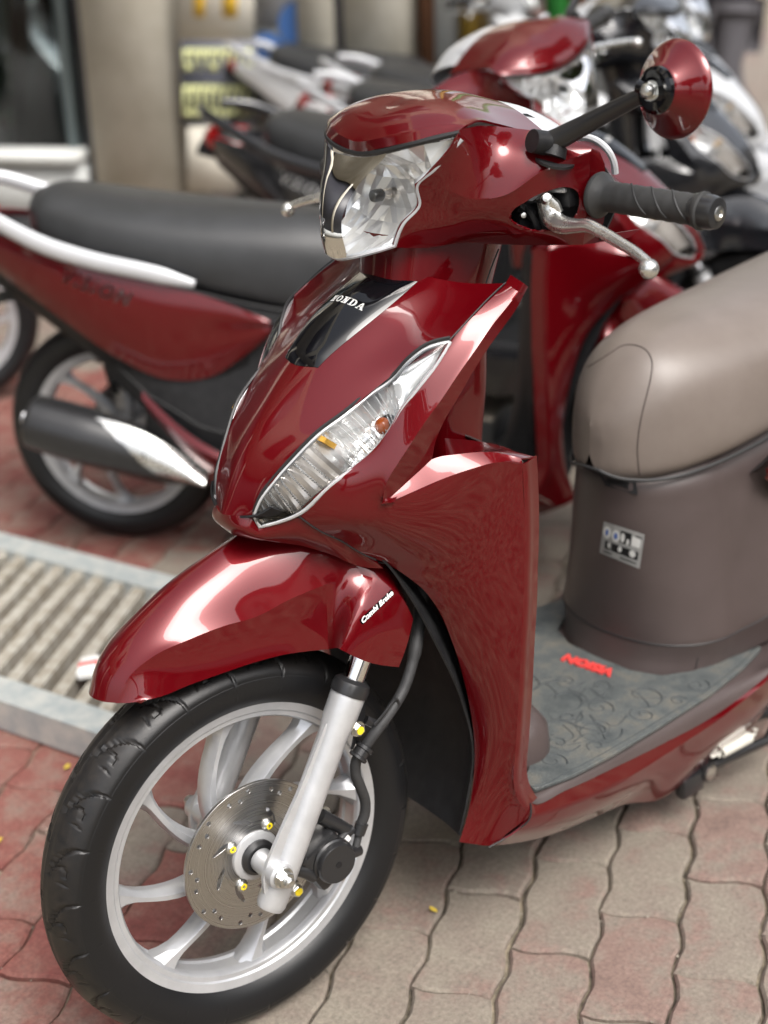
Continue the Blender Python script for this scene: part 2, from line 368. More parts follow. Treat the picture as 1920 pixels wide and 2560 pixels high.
# ---------------------------------------------------------------- front wheel (built in the steered frame)
WR = .25
def wheel_pt(r, th, y): return np.array([r * math.sin(th), y, WR + r * math.cos(th)])   # th from the top towards the front
def rev(prof, seg, tf, fn=None):
    """prof (r, y) revolved about the axle"""
    V = []
    for k in range(seg):
        th = 2 * PI * k / seg
        for r, y in prof: V.append(wheel_pt(r, th, y))
    c = len(prof); Fc = []
    for k in range(seg):
        for j in range(c - 1): a, b = k * c + j, ((k + 1) % seg) * c + j; Fc.append((a, b, b + 1, a + 1))
    V = np.array(V); return (tf(V) if tf else V), Fc
tyre_ctrl = np.array([(.184, -.0250), (.1895, -.0300), (.2, -.0362), (.2115, -.0390), (.2225, -.0392), (.2262, -.0385), (.2355, -.0325), (.2445, -.0195), (.2500, 0)])
tyre_ctrl = np.vstack([tyre_ctrl, (tyre_ctrl[:-1] * [1, -1])[::-1]])
def seg_dist(P, poly):
    b = np.full(len(P), 9.)
    for A, B in zip(poly[:-1], poly[1:]):
        d = B - A; t = np.clip(((P - A) @ d) / (d @ d), 0, 1); b = np.minimum(b, np.linalg.norm(P - A - t[:, None] * d, axis=1))
    return b
def make_tyre(name, parent, tf, seg, nprof, grooves):
    prof = spline(tyre_ctrl, nprof); V, Fc = rev(prof, seg, None); Np = len(prof)
    crown = np.clip((prof[:, 0] - .222) / .02, 0, 1); crown = np.tile(crown, seg)
    if grooves:
        N = 22; per = 2 * PI / N; th = np.repeat(np.arange(seg) * 2 * PI / seg, Np); yy = np.tile(prof[:, 1], seg); rr = np.tile(prof[:, 0], seg)
        dep = np.zeros(len(V))
        for side in (1, -1):
            u = yy * side; ph = ((th + (per / 2 if side < 0 else 0)) % per)
            arc = [(.17 * (1 - s) ** 1.9 * .235, .0055 + .032 * s) for s in np.linspace(0, 1, 9)]
            h1 = [(.075 + .030 * (1 - s) ** 1.7, .010 + .0155 * s) for s in np.linspace(0, 1, 6)] ; h1 = [(a * .24 + .006, b) for a, b in h1] + [(.075 * .24 + .017, .0285)]
            h2 = [(.185 * .24, .021), (.178 * .24, .0255), (.190 * .24, .0295)]
            for poly, w, dp in ((arc, .0021, .0030), (h1, .0016, .0022), (h2, .0012, .0016)):
                poly = np.array(poly)
                for k in (-1, 0, 1):
                    P = np.column_stack([(ph + k * per) * .24, u]); m = (u > .003) & (rr > .205)
                    d = np.full(len(V), 9.); d[m] = seg_dist(P[m], poly); dep = np.maximum(dep, dp * np.clip(2.2 - d / w * 1.9, 0, 1))
        dep = np.maximum(dep, .0012 * np.clip(1.5 - np.abs(np.abs(yy) - .0035) / .0008, 0, 1) * (rr > .2))
        dep = np.maximum(dep, .0007 * np.clip(1.5 - np.abs(rr - .2245) / .0009, 0, 1))
        C = np.column_stack([np.zeros(len(V)), np.tile(prof[:, 1] * .3, seg), np.zeros(len(V))])
        rad = V - np.array([0, 0, WR]); rad[:, 1] *= .55; rad /= np.linalg.norm(rad, axis=1)[:, None]; V = V - rad * dep[:, None]
    V = tf(V) if tf else V
    o = pydata(name, V, Fc, 'tyre_rubber', parent, sharp=38)
    a = o.data.attributes.new('crown', 'FLOAT', 'POINT'); a.data.foreach_set('value', crown.astype(np.float32)); return o
rim_prof = [(.1665, -.019), (.169, -.0225), (.1745, -.0232), (.1765, -.0252), (.183, -.0266), (.1905, -.0285), (.1925, -.0275), (.1925, -.0255), (.186, -.0235), (.1765, -.016), (.174, 0), (.1765, .016), (.186, .0235), (.1925, .0255), (.1925, .0275), (.1905, .0285), (.183, .0266), (.1765, .0252), (.1745, .0232), (.169, .0225), (.1665, .019), (.1655, .012), (.1680, .009), (.1680, -.009), (.1655, -.012), (.1665, -.019)]
def make_wheel(parent, tf, hi=True):
    mb = MB(); V, Fc = rev(rim_prof, 120 if hi else 60, tf); mb.add(V, Fc)
    # eight swept spokes with flared roots
    for k in range(8):
        a0 = math.radians(k * 45 + 0); sw = math.radians(42 if k % 2 == 0 else 30); P = []
        for s in np.linspace(0, 1, 13):
            r = .028 + (.1685 - .028) * s; th = a0 + sw * (1 - s) ** 1.25
            w = .0070 + .010 * (1 - s) ** 2.2 * .6 + .0150 * max(0, (s - .72) / .28) ** 2.4; t = .0115 + .005 * (1 - s) + .006 * max(0, (s - .8) / .2) ** 2
            c = wheel_pt(r, th, .0); tg = wheel_pt(r, th + .01, 0) - c; tg /= np.linalg.norm(tg); yv = np.array([0, 1., 0])
            ring = [(-1, -.35), (-.72, -1), (.72, -1), (1, -.35), (1, .35), (.42, 1), (-.42, 1), (-1, .35)]
            P.append([c + tg * w * x + yv * t * y for x, y in ring])
        P = np.array(P); Q = P.reshape(-1, 3); mb.add(tf(Q) if tf else Q, gridfaces(13, 8, True))
    V, Fc = lathe_vf([(.0, -.045), (.03, -.045), (.034, -.038), (.036, -.02), (.038, .02), (.036, .034), (.02, .037), (0, .037)], (0, 0, WR), (0, 1, 0), 36); mb.add(tf(np.array(V)) if tf else V, Fc)
    return mb.build('wheel', 'alloy', parent, sharp=30)
wheel = make_wheel(scooter, s2w)
wheel['label'] = 'front wheel with silver alloy rim'
tyre = make_tyre('tyre', wheel, s2w, 1260, 5, True)
# brake disc: drilled and slotted steel
def arcpts(r, a0, a1, n): return [(r * math.sin(a), r * math.cos(a)) for a in np.linspace(a0, a1, n)]
outer = arcpts(.095, 0, 2 * PI, 97)[:-1]; inner = arcpts(.024, 0, 2 * PI, 41)[:-1]; holes = [outer, inner]
for k in range(9):
    for j, (r, da) in enumerate(((.0875, 0), (.0795, .155), (.0835, .33))):
        a = k * 2 * PI / 9 + da; c = (r * math.sin(a), r * math.cos(a)); holes.append([(c[0] + .0033 * math.cos(t), c[1] + .0033 * math.sin(t)) for t in np.linspace(0, 2 * PI, 11)[:-1]])
for k in range(8):
    a = k * PI / 4 + .25; P = []
    c0 = np.array([.050 * math.sin(a), .050 * math.cos(a)]); dr = np.array([math.sin(a + .85), math.cos(a + .85)]); nn = np.array([-dr[1], dr[0]])
    for s, w in ((-.015, .0012), (-.010, .0038), (-.002, .0052), (.006, .0042), (.013, .0018), (.0145, 0), (.012, -.0016), (0, -.0018), (-.012, -.0016)): P.append(tuple(c0 + dr * s + nn * w))
    holes.append(P)
dm = curve_mesh('brake_disc', holes, .0034, .0003)
def disc_tf(P): return s2w(np.column_stack([P[:, 0], np.full(len(P), .041) + P[:, 2], WR + P[:, 1]]))
n = len(dm.vertices); a_ = np.empty(n * 3); dm.vertices.foreach_get('co', a_); dm.vertices.foreach_set('co', disc_tf(a_.reshape(-1, 3)).ravel()); dm.update()
disc = link('brake_disc', dm, 'disc_steel', wheel)
AXV = np.array([0, 1., 0])
mb = MB().lathe([(.0, .036), (.034, .036), (.034, .0365), (.031, .046), (.027, .048), (.0, .048)], (0, 0, WR), AXV, 36); mb.build('disc_carrier', 'cast_alloy', wheel, tf=s2w)
mb = MB().lathe([(.0, .048), (.0225, .048), (.0225, .051), (.018, .054), (.0, .054)], (0, 0, WR), AXV, 32); mb.build('hub_seal', 'satin_black', wheel, tf=s2w)
for k in range(4):
    a = math.radians(53 + 92 * k); c = wheel_pt(.0392, a, .0425)
    b = MB().lathe([(0, .0055), (.0042, .0055), (.0072, .0035), (.0078, .0012), (.0078, 0)], c, AXV, 16).build('disc_bolt', 'zinc', wheel, tf=s2w)
    MB().lathe([(.0020, .0056), (.0020, .0059), (.0043, .0059), (.0043, .0056)], c, AXV, 14).build('paint_mark', 'yellow_mark', wheel, tf=s2w)
# axle: spacer, washer, nut
AX0 = np.array([0, 0, WR])
# ---------------------------------------------------------------- fork
FT = np.array([-.1366, 0, .4634]); FB = np.array([.0063, 0, .2117]); FD = (FT - FB) / np.linalg.norm(FT - FB); FN = np.cross(FD, [0, 1, 0])
for s in (1, -1):
    y = .0845 * s; o = FB + [0, y, 0] - FD * .004
    mb = MB().lathe([(0, -.006), (.0155, -.006), (.0178, 0), (.0182, .06), (.0178, .14), (.0180, .215), (.0205, .235), (.0212, .262), (.0208, .268), (0, .268)], o, FD, 36)
    # cast web towards the front and the axle boss
    fwdv = np.cross(np.array([0, 1., 0]), FD); fwdv = fwdv if fwdv[0] > 0 else -fwdv
    webp = [(.0, .010), (.006, .012), (.014, .020), (.03, .028), (.05, .0305), (.09, .0275), (.14, .0225), (.20, .0205), (.225, .020)]
    for (h0, w0), (h1, w1) in zip(webp[:-1], webp[1:]):
        t = .0055; V = []
        for h, w in ((h0, w0), (h1, w1)):
            for q, z in ((.010, -t), (w, -t * .45), (w, t * .45), (.010, t)): V.append(o + FD * h + fwdv * q + np.array([0, z + s * .002, 0]))
        mb.add(V, [(0, 1, 5, 4), (1, 2, 6, 5), (2, 3, 7, 6)])
    bo = AX0 + np.array([0, s * .056, 0]); mb.lathe([(.0, 0), (.0145, 0), (.0150, .02), (.0165, .037), (.016, .045), (.0135, .0475), (0, .0475)], bo, AXV * s, 28)
    lg = mb.build('fork_leg', 'cast_alloy', scooter, tf=s2w, sharp=40)
    MB().lathe([(.0, .264), (.0225, .264), (.0232, .272), (.0215, .279), (.0165, .283), (.0, .283)], o, FD, 32).build('dust_seal', 'satin_black', lg, tf=s2w)
    MB().lathe([(.0132, .27), (.0132, .36)], o, FD, 28).build('stanchion', 'chrome', lg, tf=s2w)
    nb = AX0 + np.array([0, s * .1035, 0])
    MB().lathe([(0, 0), (.0128, 0), (.0128, .0025), (.0125, .0028), (0, .0028)], nb, AXV * s, 24).hexa(nb + AXV * s * .0028, AXV * s, .0105, .0075).lathe([(.0062, .010), (.0062, .0165), (.004, .018), (0, .0165)], nb, AXV * s, 16).build('axle_nut', 'zinc', lg, tf=s2w)
tm = text_mesh('KZL-18', .010, .0005, bold=.0004); R_, o_ = frame3(FB + FD * .19 + np.array([.004, -.0645, .003]), FD, [0, 1, 0]); place_mesh(tm, R_, o_, s2w)
link('lettering', tm, 'cast_alloy', scooter)
# ---------------------------------------------------------------- caliper, hose, speed sensor clamp
CB = (0, 1, 0)
mb = MB()
cal = np.array([-.078, .058, WR - .026]); mb.box(cal, (.058, .052, .062), rotm([0, 1, 0], math.radians(28)), .008)
mb.lathe([(0, 0), (.026, 0), (.0265, .010), (.0245, .014), (.0, .0150)], cal + [-.004, .024, .002], AXV, 32)
mb.lathe([(.0285, -.006), (.0285, .004), (.026, .006)], cal + [-.004, .024, .002], AXV, 32)
mb.tube([ats(800, 2040, .066), ats(835, 2058, .070), ats(872, 2078, .070)], [.0095, .0090, .0085], 16)
mb.tube([ats(838, 2112, .078), ats(862, 2085, .074), ats(880, 2072, .072)], .0062, 12)
mb.tube([ats(855, 2128, .082), ats(880, 2131, .080), ats(898, 2125, .078)], [.0085, .0078, .0070], 16)
mb.tube([ats(735, 2172, .075), ats(765, 2180, .078), ats(785, 2192, .080)], [.0075, .0085, .0078], 14)
mb.tube([ats(752, 2150, .075), ats(790, 2168, .076)], .0075, 12)
caliper = mb.build('brake_caliper', 'satin_black', scooter, tf=s2w, sharp=35)
for (u, v), Y, r in (((815, 2040), .066, .0085), ((745, 2228), .052, .0085)):
    c = ats(u, v, Y); MB().lathe([(0, 0), (r * 1.15, 0), (r * 1.15, .003), (r * .95, .003), (0, .003)], c - AXV * .008, AXV, 20).hexa(c - AXV * .005, AXV, r * .92, .007).build('bolt', 'zinc', caliper, tf=s2w)
    MB().lathe([(0, .0021), (r * .62, .0021), (r * .62, .0026), (0, .0026)], c, AXV, 14).build('paint_mark', 'yellow_mark', caliper, tf=s2w)
c = ats(836, 2180, .072); MB().tube([c, c + np.array([-.006, .003, -.008]), c + np.array([-.010, .004, -.013])], [.0045, .0048, .0032], 10).build('bleed_nipple', 'zinc', caliper, tf=s2w)
MB().box(ats(870, 2096, .082), (.006, .002, .007), rotm([0, 1, 0], .6)).build('tag', 'white_print', caliper, tf=s2w)
MB().lathe([(0, .0), (.0042, 0), (.0042, .001), (0, .001)], cal + [-.004, .0385, .002], AXV, 12).build('cap_mark', 'black_plastic', caliper, tf=s2w)
hp = [ats(*q) for q in ((1056, 1462, .055), (1052, 1520, .066), (1045, 1580, .080), (1030, 1660, .088), (1008, 1725, .092), (975, 1780, .095), (935, 1835, .093), (908, 1873, .088))]
hose = tube('brake_hose', spline(hp, 6), np.interp(np.linspace(0, 1, 43), [0, .2, .38, .41, .6, 1], [.0082, .0082, .0082, .0068, .0068, .0068]), 'rubber', scooter, 14, s2w)
hp2 = [ats(*q) for q in ((905, 1880, .088), (890, 1905, .085), (889, 1935, .084), (902, 1970, .083), (913, 2005, .080), (911, 2038, .078), (903, 2060, .076), (897, 2085, .076), (890, 2118, .078))]
tube('hose_lower', spline(hp2, 6), [.0066] * 37 + [.0048] * 12, 'rubber', hose, 14, s2w)
d1 = ats(915, 1862, .088) - ats(897, 1888, .088); d1 /= np.linalg.norm(d1)
MB().lathe([(.0105, 0), (.0118, .001), (.0118, .004), (.0100, .005), (.0100, .013), (.0122, .014), (.0122, .018), (.009, .019)], ats(897, 1890, .088) - d1 * .004, d1, 18).build('grommet', 'satin_black', hose, tf=s2w)
MB().tube([ats(905, 2058, .077), ats(896, 2085, .077)], [.0085, .0080], 12).build('hose_ferrule', 'satin_black', hose, tf=s2w)
mb = MB(); q0 = ats(893, 1785, .080); q1 = ats(886, 1868, .080)
mb.add(*tube_vf([ats(908, 1740, .074), ats(905, 1790, .080), ats(893, 1830, .083), ats(880, 1872, .083)], [.008, .014, .0135, .006], 4, ell=(1, .28), up=(0, 0, 1)))
mb.add(*tube_vf([ats(915, 1800, .083), ats(940, 1812, .088)], [.006, .006], 6)); mb.add(*tube_vf(spline([ats(936, 1812, .098), ats(960, 1785, .100), ats(993, 1748, .100), ats(996, 1760, .1), ats(965, 1795, .098)], 4), .0017, 6))
br = mb.build('hose_bracket', 'satin_black', scooter, tf=s2w)
c = ats(897, 1824, .094); MB().lathe([(0, -.004), (.0095, -.004), (.0095, -.0015), (0, -.0015)], c, AXV, 18).hexa(c - AXV * .0015, AXV, .0078, .005).build('bolt', 'zinc', br, tf=s2w)
MB().lathe([(0, .0034), (.005, .0034), (.005, .0040), (0, .0040)], c, AXV, 14).build('paint_mark', 'yellow_mark', br, tf=s2w)
# ---------------------------------------------------------------- mudguard
MG = [[(228, 1742, 0), (258, 1754, .018), (292, 1758, .031), (325, 1757, .041), (352, 1752, .0485)],
      [(240, 1682, 0), (278, 1690, .020), (325, 1690, .035), (365, 1712, .0455), (400, 1742, .052)],
      [(281, 1614, 0), (325, 1625, .022), (385, 1640, .0435), (435, 1682, .049), (470, 1714, .0545)],
      [(342, 1543, 0), (392, 1562, .0245), (470, 1600, .0490), (515, 1655, .052), (551, 1685, .0565)],
      [(415, 1468, 0), (470, 1490, .026), (560, 1565, .0530), (605, 1625, .0545), (634, 1657, .0585)],
      [(500, 1400, 0), (565, 1430, .028), (640, 1542, .0555), (690, 1600, .0562), (715, 1636, .0600)],
      [(585, 1335, 0), (660, 1385, .030), (721, 1500, .0575), (762, 1565, .0572), (780, 1627, .0608)],
      [(665, 1285, 0), (745, 1345, .036), (813, 1462, .0625), (818, 1540, .0620), (822, 1623, .0660)]]
MGr = [[(665, 1285, 0), (745, 1345, .036), (813, 1462, .0625), (818, 1540, .0620), (822, 1623, .0660)],
       [(735, 1258, 0), (812, 1322, .044), (872, 1432, .0680), (856, 1515, .0760), (838, 1620, .0800)],
       [(790, 1248, 0), (870, 1322, .050), (938, 1446, .0830), (890, 1530, .1000), (850, 1623, .1060)],
       [(850, 1255, 0), (925, 1345, .056), (981, 1470, .0930), (950, 1550, .1060), (910, 1652, .1100)],
       [(905, 1275, 0), (968, 1385, .058), (1033, 1548, .0990), (1018, 1610, .1080), (997, 1668, .1090)]]
G1 = relax(tensor(sym(net(ats, MG)), 7, 7, su=(2, 6)), 60, .06, (14, 42)); G2 = relax(tensor(sym(net(ats, MGr)), 7, 7, su=(2, 6), sv=(2,)), 16, .12, (14, 42))
mudguard = shell('mudguard', [G1, G2], 'red_paint', scooter, .0026, 17, s2w, weld=4e-4)
mgb = bvh_of(mudguard)
NS = RS @ np.array([0, 1., 0])
st = curve_mesh('brake_sticker', [[(-.0365, -.0052), (.0365, -.0052), (.0375, 0), (.0365, .0058), (-.0365, .0058), (-.0375, 0)]], .0002)
p0, p1 = ats(903, 1556, .105), ats(982, 1480, .105); R_, o_ = frame3((p0 + p1) / 2, p1 - p0, [0, 1, 0])
def subdiv(me, n=2):
    bm = bmesh.new(); bm.from_mesh(me); bmesh.ops.triangulate(bm, faces=bm.faces[:]); bmesh.ops.subdivide_edges(bm, edges=bm.edges[:], cuts=n, use_grid_fill=True); bm.to_mesh(me); bm.free(); return me
ln = np.linalg.norm(p1 - p0) / .073
stk = link('brake_sticker', place_mesh(subdiv(st, 3), R_ * ln, o_, s2w), 'piano_black', mudguard); drape(stk, mgb, ray(942, 1518), (.0006,))
tx = link('lettering', place_mesh(text_mesh('Combi Brake', .0134, .0001, shear=.25, bold=.0005), R_ * ln, o_, s2w), 'white_print', mudguard); drape(tx, mgb, ray(942, 1518), (.0012,))
# ---------------------------------------------------------------- headlight
HL = [[(887, 392, 0), (945, 389, .036), (1030, 366, .080), (1139, 349, .1205)],
      [(880, 440, 0), (943, 440, .036), (1008, 432, .068), (1078, 423, .099)],
      [(872, 490, 0), (938, 492, .035), (990, 478, .061), (1036, 461, .083)],
      [(866, 540, 0), (932, 545, .033), (988, 532, .056), (1041, 513, .076)],
      [(860, 592, 0), (920, 598, .030), (966, 580, .049), (1000, 560, .063)],
      [(852, 643, 0), (900, 637, .025), (944, 626, .042), (978, 614, .0525)]]
HN = net(ats, HL); HN[:, 0] += [.005, 0, 0]; HN[:, 1] += [.011, 0, 0]; HN[:, 2] += [.008, 0, 0]; HN[0] -= [.004, 0, 0]; bul = np.array([0, .010, .016, .018, .014, .003])[:, None]; HN[:, :2, 0] += bul; HN[:, 2:3, 0] += bul * .5; HF = relax(tensor(sym(HN), 7, 7), 40, .08); HG = HF[:, 21:]
lens = shell('headlight', [HF], 'clear_lens', scooter, 0, 40, s2w, weld=2e-4)
# thick clear rim round the lens
def rimtube(P, r, nm, m, par): return tube(nm, P, r, m, par, 8, s2w)
edge = np.vstack([HG[:, -1], HG[-1, ::-1][1:]]); edgeR = edge * [1, -1, 1]
rimtube(np.vstack([edge, edgeR[::-1][1:]]) - [.004, 0, 0], .0034, 'lens_rim', 'lens_rim', lens)
# faceted reflector bowl behind the lens
bw = HG[::5, ::3].copy(); r_, c_ = bw.shape[:2]
for i in range(r_):
    for j in range(c_):
        u, v = j / (c_ - 1), 2 * i / (r_ - 1) - 1; dpt = .012 + .070 * (1 - min(1, (abs(u) ** 2.2 * .9 + abs(v) ** 2.6 * .85)))
        bw[i, j] += [-dpt + (.0012 if (i + j) % 2 else -.0008), 0, 0]
bw[:, -1] -= [.003, 0, 0]
refl = shell('reflector_bowl', [bw, mirror(bw)], 'reflector', lens, 0, 1, s2w, weld=2e-4); refl.data.polygons.foreach_set('use_smooth', [False] * len(refl.data.polygons))
bc = ats(934, 490, .004)
MB().lathe([(0, .002), (.0062, .002), (.0072, 0), (.0072, -.010), (.006, -.012), (0, -.012)], bc, (1, 0, 0), 24).build('bulb_shield', 'satin_black', lens, tf=s2w)
MB().lathe([(.0058, -.010), (.0066, -.030), (.006, -.04), (0, -.04)], bc, (1, 0, 0), 20).build('bulb', 'bulb_glass', lens, tf=s2w)
MB().lathe([(.0075, -.036), (.0105, -.037), (.0165, -.040), (.0175, -.044), (.012, -.046)], bc + [0, .003, 0], (1, 0, 0), 28).build('bulb_holder', 'satin_black', lens, tf=s2w)
# ---------------------------------------------------------------- handlebar cover
VR = [[(897, 381, 0), (945, 372, .036), (1022, 355, .078), (1093, 339, .104), (1150, 324, .1235)],
      [(893, 354, 0), (946, 346, .036), (1027, 328, .076), (1100, 314, .102), (1166, 312, .1235)],
      [(907, 312, 0), (962, 304, .034), (1042, 286, .070), (1120, 280, .097), (1195, 300, .119)],
      [(985, 253, 0), (1037, 242, .031), (1104, 241, .062), (1168, 264, .091), (1240, 308, .116)],
      [(1087, 217, 0), (1115, 221, .026), (1166, 241, .052), (1222, 276, .082), (1290, 321, .112)]]
VN = net(ats, VR); back = np.array([[(-.425, 0, 1.078), (-.425, .03, 1.076), (-.427, .062, 1.066), (-.43, .092, 1.05), (-.43, .114, 1.038)]])
VG = tensor(sym(np.vstack([VN, back])), 6, 6, sv=(1,)); VG[6:] = relax(VG[6:], 60, .06)
FR = [[(1150, 324, .1235), (1139, 350, .1215), (1078, 424, .1000), (1037, 462, .0840), (1042, 513, .0770), (1001, 561, .0640), (980, 618, .0535)],
      [(1195, 316, .1225), (1170, 360, .1220), (1130, 420, .1110), (1102, 468, .0980), (1098, 520, .0890), (1075, 572, .0770), (1062, 620, .0640)],
      [(1290, 321, .1170), (1258, 370, .1300), (1215, 430, .1260), (1180, 498, .1170), (1168, 535, .1090), (1158, 575, .0985), (1152, 608, .0850)],
      [(1342, 328, .1330), (1322, 370, .1480), (1292, 425, .1480), (1256, 490, .1420), (1246, 525, .1350), (1243, 575, .1230), (1245, 611, .1090)],
      [(1405, 342, .1600), (1395, 368, .1690), (1385, 390, .1710), (1362, 424, .1710), (1352, 500, .1650), (1348, 575, .1560), (1348, 613, .1440)],
      [(1479, 368, .1900), (1479, 371, .1910), (1478, 374, .1915), (1477, 378, .1920), (1470, 490, .1930), (1461, 585, .1900), (1458, 612, .1870)],
      [(1500, 380, .1890), (1503, 388, .1900), (1506, 396, .1905), (1512, 410, .1910), (1515, 495, .1915), (1498, 580, .1890), (1490, 590, .1860)]]
FN_ = net(ats, FR); bot = FN_[:, -1:] + np.array([-.075, -.004, -.004]); FN2 = np.concatenate([FN_, bot], axis=1)
FG = tensor(FN2, 22, 22, su=(3, 6), sv=(5,)); FG[:111, :133] = relax(FG[:111, :133], 120, .01, (66, 132))
HOLE = np.array([(p[0], p[1]) for p in ZE((400, 830), (430, 775), (520, 715), (620, 655), (720, 615), (800, 590), (880, 580), (935, 590), (975, 615), (995, 665), (992, 740), (975, 800), (945, 845), (880, 900), (800, 945), (700, 962), (600, 960), (520, 935), (440, 895), (410, 870))])
HOLE = spline(np.column_stack([HOLE, np.zeros(len(HOLE))]), 4, closed=True)[:, :2]
def inpoly(P, poly):
    x, y = P[:, 0], P[:, 1]; c = np.zeros(len(P), bool); A = poly; B = np.roll(poly, -1, 0)
    for (x0, y0), (x1, y1) in zip(A, B):
        if y0 != y1: c ^= ((y0 > y) != (y1 > y)) & (x < (x1 - x0) * (y - y0) / (y1 - y0) + x0)
    return c
def cut_hole(G, poly):
    r, c = G.shape[:2]; P = G.reshape(-1, 3); Q = px(s2w(P)); F4 = gridfaces(r, c); cen = np.array([Q[list(f)].mean(0) for f in F4]); ins = inpoly(cen, poly)
    keep = [f for f, i in zip(F4, ins) if not i]; drop = set(v for f, i in zip(F4, ins) if i for v in f); rimv = drop & set(v for f in keep for v in f)
    rimv = [v for v in rimv if np.min(np.linalg.norm(poly - Q[v], axis=1)) < 14]
    P = P.copy(); D = np.vstack([poly, poly[:1]])
    for v in rimv:
        best = None
        for A, B in zip(D[:-1], D[1:]):
            d = B - A; t = np.clip((Q[v] - A) @ d / (d @ d + 1e-12), 0, 1); q = A + t * d; e = np.linalg.norm(q - Q[v])
            if best is None or e < best[0]: best = (e, q)
        P[v] = ats(best[1][0], best[1][1], P[v][1])
    return P, keep
FPt, FF = cut_hole(FG, HOLE)
bm = bmesh.new()
def addfaces(P, Fs):
    vs = [bm.verts.new(tuple(p)) for p in P]
    for f in Fs:
        try: bm.faces.new([vs[k] for k in f])
        except ValueError: pass
for G in (VG,): P = G.reshape(-1, 3); addfaces(s2w(P), gridfaces(*G.shape[:2]))
addfaces(s2w(FPt), FF); addfaces(s2w(FPt * [1, -1, 1]), FF)
bmesh.ops.remove_doubles(bm, verts=bm.verts, dist=2e-4); bmesh.ops.recalc_face_normals(bm, faces=bm.faces)
for v in [v for v in bm.verts if not v.link_faces]: bm.verts.remove(v)
thicken(bm, .0025)
hcover = finish(bm, 'handlebar_cover', 'red_paint', scooter, 30)
# dark gasket between visor and lens
gp = spline([ats(*q) for q in ((905, 385, .006), (945, 381, .036), (1022, 362, .078), (1090, 345, .103), (1146, 331, .121))], 6) + [-.002, 0, 0]
tube('lens_gasket', np.vstack([(gp * [1, -1, 1])[::-1], gp]), .0036, 'black_trim', lens, 8, s2w)
# things inside the lever window
mb = MB(); cc = ats(1375, 510, .125)
P = [ats(1270, 520, .105), ats(1280, 620, .1), ats(1455, 600, .15), ats(1460, 450, .15), ats(1380, 440, .13)]
mb.add([p + np.array([-.03, 0, 0]) for p in P], [(0, 1, 2, 3, 4)])
mb.tube([ats(1300, 515, .125), ats(1335, 540, .135)], .008, 8); mb.box(ats(1310, 540, .118), (.03, .02, .03), None, .003); mb.box(ats(1420, 480, .165), (.022, .028, .03), None, .003)
mb.tube(spline([ats(1305, 515, .125), ats(1325, 530, .138), ats(1340, 560, .142), ats(1345, 572, .142)], 3), [.004] * 6 + [.005] * 4, 8)
mb.build('switch_block', 'black_plastic', hcover, tf=s2w)
MB().lathe([(0, .004), (.003, .0035), (.004, 0)], ats(1308, 538, .134), (.5, .8, .1), 12).build('screw', 'zinc', hcover, tf=s2w)
MB().box(ats(1395, 470, .155), (.03, .035, .006), rotm([0, 0, 1], .3), .002).lathe([(0, .018), (.006, .018), (.006, 0)], ats(1400, 478, .158), (0, 0, 1), 12).build('lever_perch', 'cast_alloy', hcover, tf=s2w)
MB().lathe([(0, .007), (.005, .005), (.006, 0), (.006, -.004)], ats(1366, 497, .168), (.45, .75, .35), 14).build('pivot_screw', 'zinc', hcover, tf=s2w)
